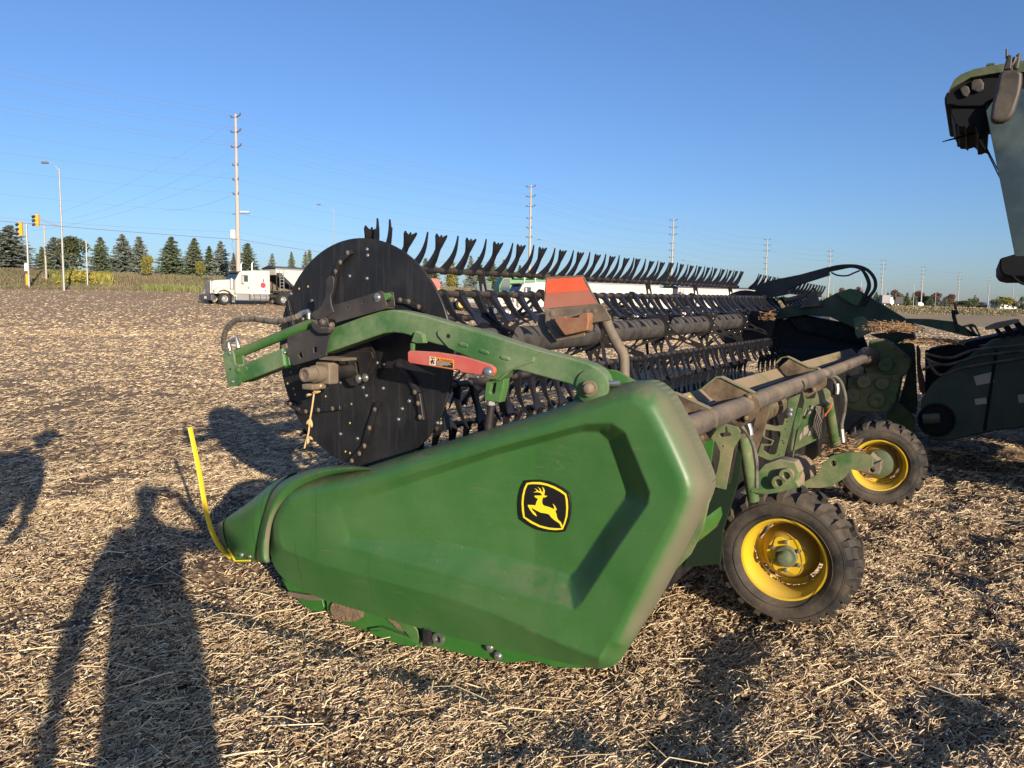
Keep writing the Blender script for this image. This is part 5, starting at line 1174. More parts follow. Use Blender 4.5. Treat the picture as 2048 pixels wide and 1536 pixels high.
MB().lathe([(0, .19), (.012, .17), (.02, .095), (.09, .085), (.105, 0)], (.13, .03, 1.73), (0, 0, 1), 24).build('hat', SHT, P2, True)
hand(P2, J2['wrl'], (0, .2, -1), .5, 1); hand(P2, J2['wrr'], (0, .2, -1), .5, -1)
# ------------------------------------------------------------------ background helpers
def gz(x, y): return float(zbase(x, y))
def atg(px, Y):
    """ground point on picture column px (near the horizon) at forward distance Y"""
    p = at(px, hzn(px), Y); return Vector((p.x, p.y, gz(p.x, p.y)))
# ------------------------------------------------------------------ utility poles and wires
mt['pole'] = simple('concrete_pole', (.42, .38, .33), .9, 0, .12, 2); mt['metal_grey'] = simple('galvanised_pole', (.38, .38, .37), .55, .4, .1, 3)
mt['wire'] = simple('wire', (.22, .23, .25), .6); mt['insul'] = simple('insulator', (.16, .13, .11), .5)
POLES = [(471, 228, 94, 'tall pale utility pole with a white transformer behind the white truck cab'), (1062, 370, 142, 'tall utility pole rising behind the second white truck'), (1347, 438, 192, 'utility pole above the right end of the front reel'),
         (1535, 477, 240, 'utility pole above the white trailer end, left of the bundle of hoses'), (1661, 501, 283, 'utility pole crossing the left edge of the arched hoses'), (1767, 520, 330, 'utility pole just right of the arched hoses, above the dark truck'),
         (1847, 533, 372, 'utility pole with bright lit foot at the field edge, right of the dark truck'), (1920, 545, 422, 'utility pole directly above the small red reflector on its post'), (1980, 555, 471, 'utility pole left of the distant white building'), (2028, 565, 540, 'far utility pole beneath the cab of the combine')]
OFF = [.3, 2.05, 3.8, 5.95, 7.65, 9.35]
def pole_dir(i):
    a = at(POLES[max(i-1, 0)][0], 600, POLES[max(i-1, 0)][2]); b2 = at(POLES[min(i+1, len(POLES)-1)][0], 600, POLES[min(i+1, len(POLES)-1)][2])
    d = (b2-a); d.z = 0; return d.normalized()
tops = []
for i, (px, py, Y, lab) in enumerate(POLES):
    tp = at(px, py, Y); foot = Vector((tp.x, tp.y, gz(tp.x, tp.y)-.3)); H = tp.z-foot.z
    P = empty('utility_pole', foot); tag(P, lab, 'utility pole', 'utility poles along the road')
    MB().lathe([(0, .30), (H*.5, .22), (H, .14), (H, 0)], (0, 0, 0), (0, 0, 1), 12).build('pole', mt['pole'], P, True, angle=60)
    d = pole_dir(i); n2 = Vector((d.y, -d.x, 0)); pts = []
    for k, o in enumerate(OFF):
        z = H-o
        for sg_ in (-1, 1):
            w_ = 1.05 if k < 3 else (.85 if sg_ < 0 else .35)
            e_ = n2*sg_*w_
            mb = MB().bar((0, 0, z-.12), e_+Vector((0, 0, z+.08)), .10, .10); mb.tube([e_*.75+Vector((0, 0, z+.03)), e_+Vector((0, 0, z+.28))], [.09, .07], 6)
            mb.build('insulator_arm', mt['insul'], P)
            if k < 3 or sg_ < 0: pts.append(foot+e_+Vector((0, 0, z+.25)))
    tops.append((foot, H, pts))
    if i == 0:
        MB().lathe([(0, .0), (.02, .32), (1.0, .32), (1.08, 0)], (-.62, 0, H-14.6), (0, 0, 1), 16).build('transformer', mt['white'], P, True)
        MB().bar((-.6, 0, H-11.7), (1.5, 0, H-11.55), .1, .1).build('crossarm', mt['insul'], P)
        MB().box((.9, 0, H-11.4), (1.0, .2, .1)).build('bracket_lamp', mt['white'], P)
        MB().tube(smooth_path([(-.55, 0, H-14.6), (-.75, 0, H-15.4), (-.4, 0, H-16.2), (-.3, 0, H-17)], 4), .03, 5).build('service_cable', mt['wire'], P)
def wire(name, a, b2, sag, r, lab, grp):
    n_ = 14; pts = [a.lerp(b2, k/n_)-Vector((0, 0, sag*4*(k/n_)*(1-k/n_))) for k in range(n_+1)]
    o = MB().tube(pts, r*.55, 4).build(name, mt['wire'], None); tag(o, lab, 'wire', grp)
P0 = Vector((tops[0][0].x-(tops[1][0].x-tops[0][0].x), tops[0][0].y-(tops[1][0].y-tops[0][0].y), 0))
sp01 = tops[1][0]-tops[0][0]
WN = ['top left', 'top right', 'second-highest left', 'second-highest right', 'third left', 'third right', 'fourth', 'fifth', 'lowest']
for k, p in enumerate(tops[0][2]):
    q = p-Vector((sp01.x, sp01.y, -.6)); wire('power_line', p, q, 1.3, .021, 'power line on the %s arm, running left from the transformer pole' % WN[k], 'power lines left of the transformer pole')
LN = ['first and second', 'second and third', 'third and fourth', 'fourth and fifth', 'fifth and sixth', 'sixth and seventh', 'seventh and eighth', 'eighth and ninth']
for i in range(8):
    for k, (p, q) in enumerate(zip(tops[i][2], tops[i+1][2])):
        wire('power_line', p, q, 1.1, .021+.003*i, 'power line on the %s arm between the %s utility poles' % (WN[k], LN[i]), 'power lines between the %s poles' % LN[i])
def off(i, dz): f, H, _ = tops[i]; return f+Vector((0, 0, H-dz))
for dz in (11.6, 13.8):
    p = off(0, dz); wire('low_wire', p, p-Vector((sp01.x, sp01.y, -.3)), 1.0, .018, '%s of two faint low wires leaving the transformer pole to the left' % ('upper' if dz < 12 else 'lower'), 'low wires left of the transformer pole'); 
    wire('low_wire', p, off(1, dz+.6), .9, .018, '%s of two faint low wires between the transformer pole and the next' % ('upper' if dz < 12 else 'lower'), 'low wires right of the transformer pole')
p = at(480, 479, 94); a = at(-400, 404, 62); wire('cable', p, a, .2, .055, 'thick dark cable crossing the trees at the left of the picture', None)
wire('cable', p, at(1060, 520, 142), 1.4, .05, 'thick dark cable running from the transformer pole behind the black disc', None)
for (x0, y0), (x1, y1), s_ in (((452, 252), (120, 425), .9), ((455, 308), (140, 438), .9), ((460, 345), (60, 462), 1.1), ((461, 392), (330, 420), .5)):
    wire('span_wire', at(x0, y0, 94), at(x1, y1, 120), s_, .018, 'faint slanting wire leaving the transformer pole leftwards, %s' % {252: 'topmost', 308: 'second from the top', 345: 'third from the top', 392: 'lowest and shortest'}[y0], 'slanting wires at the transformer pole')
# ------------------------------------------------------------------ street lamps and plain posts
def lamp(px, yt, Y, ax_, ay, lab, grp='street lamps along the road'):
    t_ = at(px, yt, Y); g_ = Vector((t_.x, t_.y, gz(t_.x, t_.y)-.2)); H = t_.z-g_.z
    P = empty('street_lamp', g_); tag(P, lab, 'street lamp', grp)
    MB().lathe([(0, .13), (H, .07), (H+.05, 0)], (0, 0, 0), (0, 0, 1), 10).build('pole', mt['metal_grey'], P, True)
    e_ = at(ax_, ay, Y)-g_
    MB().tube(smooth_path([(0, 0, H-.3), (e_.x*.35, e_.y*.35, H+(e_.z-H)*.55), (e_.x*.8, e_.y*.8, e_.z-.05), tuple(e_)], 4), .045, 6).build('lamp_arm', mt['metal_grey'], P, True)
    sx = math.copysign(.38, e_.x); MB().box((e_.x+sx*.6, e_.y, e_.z-.02), (.75, .3, .2)).build('lamp_head', mt['insul'], P, bevel=.05)
lamp(118, 337, 86, 94, 325, 'tall grey street lamp carrying a traffic signal arm at the left')
lamp(667, 419, 150, 640, 409, 'street lamp with curved arm right of the transformer pole, above the black disc')
lamp(1106, 488, 190, 1080, 479, 'street lamp just right of the second utility pole')
lamp(1388, 527, 240, 1368, 521, 'faint street lamp right of the third utility pole', )
lamp(1667.5, 567, 330, 1682, 562, 'street lamp with arm to the right beside the fifth utility pole')
lamp(1723, 562, 300, 1708, 558, 'street lamp with arm to the left framed by the arched hoses')
lamp(1772, 574, 360, 1785, 570, 'street lamp with arm to the right just right of the sixth utility pole')
lamp(1829, 571, 330, 1819, 570, 'street lamp left of the seventh utility pole')
lamp(1952, 592, 420, 1962, 588, 'far street lamp right of the eighth utility pole')
def post(px, yt, Y, lab, r=.12, mat='pole'):
    t_ = at(px, yt, Y); g_ = Vector((t_.x, t_.y, gz(t_.x, t_.y)-.2)); H = t_.z-g_.z
    o = MB().lathe([(0, r), (H, r*.75), (H, 0)], (0, 0, 0), (0, 0, 1), 8).build('post', mt[mat], None, True, loc=g_); tag(o, lab, 'post'); return g_, H
post(88, 450, 96, 'plain concrete post between the two traffic lights and the street lamp')
g5, h5 = post(172, 480, 92, 'short thin post with white base right of the round tree', .09, 'metal_grey')
post(1792, 585, 380, 'short pale post above the dark truck'); post(1872, 584, 380, 'pale post before the brown round tree on the right'); post(1998, 583, 430, 'pole in front of the yellowish tree by the white building'); post(2007, 597, 430, 'short pole right of the yellowish tree')
post(2034, 592, 520, 'thin far pole right of the last big pole', .16); post(530.5, 540, 96, 'thin grey stake by the spruce left of the truck') if False else None
post(1114, 545, 180, 'thin post seen between the tines near the second pole')
# traffic lights
mt['signal'] = simple('signal_yellow', (.75, .38, .04), .45, 0, .05); mt['black_m'] = simple('signal_black', (.01, .01, .01), .7)
def signal(px, yt, yb, Y, lab, arm_to=None, post_=None):
    a = at(px, yt, Y); b2 = at(px, yb, Y); h = a.z-b2.z; P = empty('traffic_light', (b2.x, b2.y, b2.z)); tag(P, lab, 'traffic light', 'traffic lights on the left')
    MB().box((0, 0, h/2), (.42, .3, h)).build('signal_housing', mt['signal'], P, bevel=.02)
    for k in range(3 if h < 1.6 else 4):
        z = h-(k+.5)*h/(3 if h < 1.6 else 4)
        mb = MB().lathe([(0, .15), (.34, .16), (.34, .14), (.02, .13)], (-.16, -.08, z), (-.75, -.55, -.35), 10); mb.build('visor', mt['black_m'], P, True)
    if arm_to: 
        q = at(*arm_to, Y)-b2; MB().tube([(.15, 0, h*.75), (q.x*.6, q.y*.6, h*.75+(q.z-h*.75)*.75), tuple(q)], .055, 6).build('signal_arm', mt['metal_grey'], P, True)
    if post_:
        q = at(*post_, Y)-b2; zb = gz(b2.x+q.x, b2.y+q.y)-b2.z-.2
        MB().lathe([(0, .12), (q.z-zb, .10), (q.z-zb, 0)], (q.x, q.y, zb), (0, 0, 1), 8).build('signal_post', mt['metal_grey'], P, True)
        MB().bar((.1, 0, .12), (q.x, q.y, .12), .05, .05).build('signal_bracket', mt['metal_grey'], P)
        MB().box((q.x-.12, q.y-.2, zb+2.6), (.42, .03, .85)).build('post_sign', mt['white'], P)
        MB().box((q.x-.10, q.y-.2, zb+1.2), (.26, .03, 1.3)).build('hazard_board', mt['signal'], P)
signal(75, 429, 452, 86, 'yellow three-lamp traffic signal at the end of the street lamp arm', arm_to=(119, 452))
signal(42, 444, 472, 90, 'yellow four-lamp traffic signal on its own post at the far left', post_=(52.5, 446))
# ------------------------------------------------------------------ trees
def leafmat(name, c, var=.35, tr=.0):
    m, n, b = newmat(name); nz = noise(n, .9, 4, .6); at_ = n.nodes.new('ShaderNodeAttribute'); at_.attribute_name = 'tint'
    f = math_(n, 'ADD', math_(n, 'MULTIPLY', at_.outputs['Fac'], .7), math_(n, 'MULTIPLY', nz, .3))
    n.links.new(mixc(n, f, tuple(x*(1-var) for x in c), tuple(x*(1+var) for x in c)), b.inputs['Base Color'])
    b.inputs['Roughness'].default_value = .75; b.inputs['Specular IOR Level'].default_value = .25; return m
BARK = simple('bark', (.10, .075, .055), .95, 0, .3, 4)
def quads(C_, U, V_, tint):
    V = np.stack([C_-U-V_, C_+U-V_, C_+U+V_, C_-U+V_], 1).reshape(-1, 3); b = (np.arange(len(C_))*4)[:, None]
    return V, b+np.array([[0, 1, 2, 3]]), np.repeat(tint, 4)
def unit(v): return v/(np.linalg.norm(v, axis=-1, keepdims=True)+1e-9)
def spruce_mesh(seed, full=1.0):
    """unit tree: height 1, radius about .27: drooping branch sprays on whorls"""
    r_ = np.random.default_rng(seed); C_, U, V_, T = [], [], [], []
    lv = 30
    for i in range(lv):
        h = .02+.955*(i/lv)**1.02; R = .285*full*(1-h)**.82*(1+.10*r_.normal()); nb = int(15-9*h)
        for k in range(nb):
            a = 2*math.pi*(k+r_.random())/nb; L = max(.02, R*(1+.20*r_.normal())); hh = h+.012*r_.normal()
            m = 3+int(L*30)
            for j in range(m):
                f = (j+.6)/m; r = L*f; dz = -.05*f+.055*f*f*(1 if h > .3 else .6)-.02*(1-h)*f
                for q in range(2):
                    c = np.array([math.cos(a)*r, math.sin(a)*r, hh+dz])+r_.normal(0, .006, 3)
                    d = np.array([math.cos(a+r_.normal(0, .55)), math.sin(a+r_.normal(0, .55)), -.30+r_.normal(0, .25)]); d /= np.linalg.norm(d)
                    s0__ = np.cross(d, [0, 0, 1]); s0__ /= np.linalg.norm(s0__); ro = r_.uniform(-1.3, 1.3); s = s0__*math.cos(ro)+np.cross(d, s0__)*math.sin(ro)
                    C_.append(c); U.append(d*.022*(1.25-f*.4)); V_.append(s*.011*(1.2-f*.5)); T.append(r_.random()*.6+.4*f)
    return quads(np.array(C_), np.array(U), np.array(V_), np.array(T))
def broad_mesh(seed, n=1500, lob=9, tall=1.0):
    r_ = np.random.default_rng(seed); cs = []
    for i in range(lob):
        a = r_.random()*6.28; h = .30+.5*r_.random(); rr = .17*math.sqrt(max(.05, 1-((h-.52)/.42)**2)); cs.append((math.cos(a)*rr, math.sin(a)*rr, h, .13+.07*r_.random()))
    cs.append((0, 0, .62, .24)); cs.append((0, 0, .80, .15)); cs.append((0, 0, .38, .22))
    P = []; 
    for i in range(n):
        x, y, z, r = cs[r_.integers(len(cs))]; v = r_.normal(0, 1, 3); v /= np.linalg.norm(v); P.append(np.array([x, y, z])+v*r*(.6+.45*r_.random()))
    P = np.array(P); d = unit(r_.normal(0, 1, P.shape)); s = unit(np.cross(d, r_.normal(0, 1, P.shape)))
    return quads(P, d*.022, s*.016, r_.random(n))
def to_mesh(name, q, mat):
    V, F, T = q; return np_mesh(name, V, F, mat, False, T)
MB_SP = {}
SPM = {'blue': leafmat('blue_spruce_needles', (.185, .215, .18)), 'dark': leafmat('spruce_needles', (.125, .155, .09)), 'olive': leafmat('pine_needles', (.10, .125, .06)), 'brown': leafmat('brownish_needles', (.12, .09, .065)),
       'gold': leafmat('yellow_leaves', (.23, .21, .05)), 'green': leafmat('green_leaves', (.085, .10, .045)), 'rust': leafmat('rusty_leaves', (.15, .085, .06)), 'pale': leafmat('pale_green_leaves', (.12, .13, .07))}
VAR = {}
def crown_mesh(kind, mat, v):
    key = (kind, mat, v)
    if key not in VAR:
        q = spruce_mesh(40+v, 1.0 if kind == 'spruce' else .8) if kind != 'broad' else broad_mesh(60+v)
        VAR[key] = to_mesh('crown', q, SPM[mat])
    return VAR[key]
TRUNK = MB().lathe([(0, .016), (.3, .012), (.8, .005), (.97, .001)], (0, 0, 0), (0, 0, 1), 7)
tm = bpy.data.meshes.new('trunk'); tm.from_pydata(TRUNK.v, [], TRUNK.f); tm.materials.append(BARK)
LIMB = MB().lathe([(0, .02), (.4, .014), (.75, .003)], (0, 0, 0), (0, 0, 1), 7)
for k in range(7): a = k*2.4; LIMB.tube([(0, 0, .22+.05*k), (.08*math.cos(a), .08*math.sin(a), .36+.05*k), (.15*math.cos(a), .15*math.sin(a), .45+.05*k)], [.008, .005, .002], 5)
lm = bpy.data.meshes.new('trunk'); lm.from_pydata(LIMB.v, [], LIMB.f); lm.materials.append(BARK)
def tree(px, yt, w_, Y, kind, mat, lab, grp, sink=0.):
    """w_: crown width in picture pixels; the foot stands on the terrain"""
    t_ = at(px, yt, Y); z0 = gz(t_.x, t_.y)-sink; H = t_.z-z0
    W = w_*(1.38 if kind != 'broad' else 1.0)/FPX*Y; base_w = .57 if kind == 'spruce' else (.46 if kind == 'pine' else .56)
    P = empty({'spruce': 'spruce_tree', 'pine': 'pine_tree', 'broad': 'broadleaf_tree'}[kind], (t_.x, t_.y, z0), random.random()*6.28); k = W/base_w; P.scale = (k, k, H)
    tag(P, lab, 'tree', grp)
    link('trunk', lm if kind == 'broad' else tm, P); link('crown', crown_mesh(kind, mat, random.randrange(3)), P)
GL = 'row of spruces along the road on the left'
for a in [(-8, 455, 74, 112, 'spruce', 'blue', 'blue spruce cut by the left edge, left of the biggest spruce'), (18, 447, 84, 108, 'spruce', 'blue', 'big blue-grey spruce at the far left behind the yellow traffic light'),
          (83, 491, 26, 112, 'spruce', 'dark', 'small dark spruce between the two signal posts'), (107, 471, 56, 116, 'spruce', 'blue', 'grey spruce just left of the tall street lamp'), (143, 468, 56, 112, 'broad', 'green', 'round dark green tree just right of the tall street lamp'),
          (200, 471, 44, 108, 'spruce', 'dark', 'narrow dark spruce standing alone right of the goldenrod'), (244, 465, 54, 110, 'spruce', 'blue', 'bushy blue-grey spruce, second of the row right of the goldenrod'), (278, 470, 46, 112, 'spruce', 'blue', 'slim blue-grey spruce behind the small yellow tree'),
          (342, 470, 54, 109, 'spruce', 'dark', 'broad dark spruce with ragged top in the middle of the left row'), (388, 473, 46, 110, 'spruce', 'dark', 'dark spruce left of the white truck, above its bonnet'), (418, 489, 30, 112, 'pine', 'olive', 'light green pine above the bonnet of the white truck'),
          (441, 479, 40, 108, 'spruce', 'blue', 'grey spruce directly above the windscreen of the white truck'), (467, 503, 18, 114, 'spruce', 'brown', 'small brownish spruce touching the transformer pole'), (494, 483, 46, 108, 'spruce', 'dark', 'dark spruce just right of the transformer pole'),
          (544, 505, 24, 116, 'spruce', 'blue', 'small grey spruce above the hopper trailer behind the first truck'), (583, 501, 20, 116, 'spruce', 'dark', 'slim spruce between the trailer and the black disc'), (611, 500, 22, 118, 'spruce', 'blue', 'grey spruce half hidden by the black disc'), (619, 496, 22, 124, 'spruce', 'dark', 'dark spruce rising over the edge of the black disc')]:
    tree(*a, GL)
GM = 'trees seen between the reel tines'
for a in [(851, 514, 30, 112, 'spruce', 'dark', 'dark spruce between the first two wide tines right of the disc'), (868, 524, 26, 116, 'pine', 'pale', 'pale pine just right of the disc, seen between tines'), (899, 526, 26, 120, 'broad', 'gold', 'yellow-orange leafed tree seen between the third and fourth wide tines'),
          (905, 519, 28, 126, 'spruce', 'dark', 'dark conifer behind the yellow-orange tree'), (942, 508, 26, 118, 'spruce', 'blue', 'pointed grey spruce above the green tractor'), (958, 511, 28, 122, 'pine', 'olive', 'olive pine just right of the pointed grey spruce above the tractor'), (986, 519, 26, 124, 'pine', 'dark', 'dark pine above the bonnet of the second truck'),
          (1009, 516, 28, 128, 'spruce', 'dark', 'dark spruce above the windscreen of the second truck'), (1040, 528, 22, 135, 'pine', 'olive', 'olive pine between the exhaust stacks of the second truck'), (1096, 533, 20, 150, 'spruce', 'dark', 'small dark spruce right of the second utility pole'), (1086, 541, 16, 155, 'pine', 'olive', 'little pine hard against the second utility pole'),
          (1141, 541, 14, 200, 'spruce', 'dark', 'tiny dark spruce top above the front of the long trailer'), (1338, 546, 24, 220, 'broad', 'green', 'low green tree between the two long trailers'), (1425, 560, 26, 230, 'broad', 'green', 'low tree behind the last trailer')]:
    tree(*a, GM)
GR = 'distant tree belt on the right'
names = {'rust': 'rusty brown', 'dark': 'dark green', 'green': 'green', 'blue': 'grey-green', 'gold': 'yellow'}
right = [(1686, 573, 15, 'broad', 'rust', 'left of the arched hoses'), (1717, 571, 17, 'broad', 'rust', 'framed inside the arched hoses'), (1700, 585, 18, 'broad', 'dark', 'low behind the middle arm'), (1742, 590, 14, 'spruce', 'dark', 'right against the hoses'), (1753, 583, 16, 'spruce', 'dark', 'left of the sixth utility pole'),
         (1765, 590, 14, 'broad', 'green', 'behind the foot of the sixth utility pole'), (1776, 584, 15, 'spruce', 'blue', 'right of the sixth utility pole'), (1792, 577, 18, 'broad', 'rust', 'above the dark truck'), (1804, 586, 16, 'broad', 'dark', 'right of the dark truck'), (1815, 584, 15, 'spruce', 'dark', 'beside the thin yellow bush'),
         (1820, 597, 10, 'broad', 'gold', 'small and bright, left of the seventh pole'), (1828, 584, 15, 'spruce', 'dark', 'left of the seventh pole'), (1840, 579, 18, 'broad', 'rust', 'behind the seventh utility pole'), (1852, 590, 17, 'broad', 'dark', 'just right of the seventh pole'), (1861, 591, 15, 'spruce', 'dark', 'between the seventh pole and the pale post'),
         (1873, 583, 19, 'broad', 'rust', 'behind the pale post'), (1889, 593, 16, 'spruce', 'blue', 'between two rusty trees'), (1902, 586, 17, 'broad', 'rust', 'last tall one of the belt'), (1916, 601, 20, 'broad', 'dark', 'low, left of the eighth pole'), (1931, 600, 24, 'broad', 'green', 'low, right of the eighth pole'),
         (1950, 596, 14, 'broad', 'dark', 'behind the far street lamp'), (1958, 604, 18, 'broad', 'rust', 'low, right of the far street lamp'), (1994, 599, 22, 'broad', 'dark', 'left of the white building roof'), (2009, 592, 34, 'broad', 'gold', 'large, above the white building'), (2028, 601, 24, 'broad', 'green', 'right of the large yellow one'), (2043, 606, 16, 'spruce', 'dark', 'at the right edge')]
for px, yt, w_, kd, mm_, where in right: tree(px, yt, w_, 395+random.uniform(-12, 12), kd, mm_, '%s tree of the far belt, %s' % (names[mm_], where), GR)
tree(294, 508, 24, 100, 'broad', 'gold', 'small yellow-green sapling before the spruces of the left row', None)
tree(400, 520, 17, 101, 'broad', 'gold', 'little yellow sapling left of the white truck cab', None)
# far, low woods closing the horizon on the right
mb = MB(); r_ = np.random.default_rng(5)
def belt(x0, x1, Y, h, n):
    px = r_.uniform(x0, x1, n); P = np.array([tuple(at(a, hzn(a), Y+r_.uniform(0, 25))) for a in px]); P[:, 2] = [gz(p[0], p[1]) for p in P]; P[:, 2] += r_.random(n)*h*(.6+.4*np.sin(px*.13)+.2*np.sin(px*.41))
    d = unit(r_.normal(0, 1, P.shape)); s = unit(np.cross(d, r_.normal(0, 1, P.shape))); return quads(P, d*1.1, s*.8, r_.random(n))
o = link('far_woods', to_mesh('far_woods', belt(1500, 2100, 560, 9, 5200), SPM['dark'])); tag(o, 'low dark line of far woods along the right horizon', None, None, 'stuff')
# ------------------------------------------------------------------ rough verge between field and road
def weeds(name, n, x0, x1, f0, f1, hgt, wid, mat, lab, seed, dens=None):
    r_ = np.random.default_rng(seed); px = r_.uniform(x0, x1, n); f = f0+(f1-f0)*r_.random(n)
    de = np.interp(px, TX, T_DE); db = np.interp(px, TX, T_DB); Y = de+(db-de)*f; X = (px-1024)/FPX*Y
    k = vnoise(X, Y, 2.2, seed)+vnoise(X, Y, .8, seed+1)*.5 > (.45 if dens is None else dens); X, Y = X[k], Y[k]; m = len(X)
    rr = np.hypot(X, Y)/95.; Z = zbase(X, Y); h = hgt*r_.uniform(.45, 1.15, m)*(1+.5*(vnoise(X, Y, 4, seed+3)-.5))
    a = r_.random(m)*3.14; lean = r_.normal(0, .22, (m, 2))*h[:, None]
    B = np.stack([X, Y, Z-.03], -1); T = np.stack([X+lean[:, 0], Y+lean[:, 1], Z+h], -1); w2 = np.stack([np.cos(a), np.sin(a), 0*a], -1)*wid*rr[:, None]
    V = np.stack([B-w2, B+w2, T+w2*.6, T-w2*.6], 1).reshape(-1, 3); F = (np.arange(m)*4)[:, None]+np.array([[0, 1, 2, 3]])
    tn = np.repeat(np.clip(vnoise(X, Y, 3, seed+5)*.7+r_.random(m)*.3, 0, 1), 4)
    o = link(name, np_mesh(name, V, F, mat, False, tn)); tag(o, lab, None, None, 'stuff')
WB = leafmat('dry_brown_weeds', (.185, .15, .09), .4); WG = leafmat('green_weeds', (.13, .145, .06), .4); WY = leafmat('goldenrod_flowers', (.30, .26, .05), .4); WS = leafmat('pale_dry_grass', (.30, .22, .12), .3)
weeds('dry_weeds', 46000, -60, 1500, -.02, 1.1, .36, .03, WB, 'brown dry weeds covering the roadside bank on the left', 31)
weeds('green_weeds', 24000, -60, 1500, -.03, .9, .30, .035, WG, 'green grass tufts low on the roadside bank on the left', 41, .75)
weeds('dry_grass', 16000, 500, 2120, .0, 1.1, .35, .05, WS, 'pale dry grass on the bank towards the right', 51, .6)
weeds('corn_volunteers', 900, 285, 405, -.05, .2, .6, .05, leafmat('yellow_green_leaves', (.19, .21, .07), .4), 'yellow-green leafy weeds at the field edge left of the white truck', 61, .3)
weeds('goldenrod_leaves', 5200, 108, 222, .30, .62, .95, .05, WG, 'green stems of the goldenrod patch by the street lamp foot', 71, .4)
weeds('goldenrod', 1500, 108, 225, .30, .60, 1.1, .05, WY, 'bright yellow goldenrod patch in bloom at the foot of the street lamp', 72, .55)
# goldenrod heads: small clumps at the stem tops
r_ = np.random.default_rng(9); n = 1500; px = r_.normal(165, 28, n); f = r_.uniform(.25, .62, n); de = np.interp(px, TX, T_DE); db = np.interp(px, TX, T_DB); Y = de+(db-de)*f; X = (px-1024)/FPX*Y
Z = zbase(X, Y)+(.75+.55*vnoise(X, Y, 1.3, 7))*np.exp(-((px-160)/48)**2)*r_.uniform(.55, 1.15, n); C_ = np.stack([X, Y, Z], -1); d = unit(r_.normal(0, 1, C_.shape)); s = unit(np.cross(d, r_.normal(0, 1, C_.shape)))
o = link('goldenrod_heads', to_mesh('goldenrod_heads', quads(C_, d*.10, s*.07, r_.random(n)), WY)); tag(o, 'yellow flower heads topping the goldenrod patch', None, None, 'stuff')
# ------------------------------------------------------------------ trucks, trailers, tractor
mt['trailer_white'] = simple('trailer_white', (.56, .54, .48), .45, 0, .05); mt['trailer_black'] = simple('trailer_black', (.03, .03, .032), .6, 0, .2); mt['tarp'] = simple('grey_tarp', (.12, .12, .13), .7, 0, .15)
mt['tyre_far'] = simple('truck_tyre', (.03, .028, .026), .9, 0, .2); mt['alu'] = simple('aluminium', (.55, .54, .50), .35, .7, .1, 4); mt['maroon'] = simple('maroon_badge', (.45, .05, .09), .5); mt['windshield'] = simple('truck_glass', (.03, .06, .08), .1, 0, .1, 2, .7)
mt['bumper'] = simple('dull_bumper', (.12, .12, .13), .4, .4, .1)
def tw(P, x, y, r, w_=.3, rim='alu'):
    """truck wheel; y is the outer face towards the camera"""
    W = MB().lathe([(.02, r*.55), (0, r*.62), (0, r*.93), (.05, r), (w_, r), (w_, r*.5), (w_*.5, 0)], (x, y, r), (0, 1, 0), 28).build('wheel', mt['tyre_far'], P, True, angle=40)
    MB().lathe([(.01, r*.58), (.02, r*.5), (.09, r*.42), (.09, r*.2), (.02, r*.18), (.0, r*.12), (0, 0)], (x, y, r), (0, 1, 0), 24).build('rim', mt[rim], W, True, angle=35)
    for k in range(8):
        a = k*.785; MB().lathe([(0, r*.06), (.002, 0)], (x+r*.33*math.cos(a), y+.08, r+r*.33*math.sin(a)), (0, -1, 0), 8).build('rim_hole', mt['tyre_far'], W)
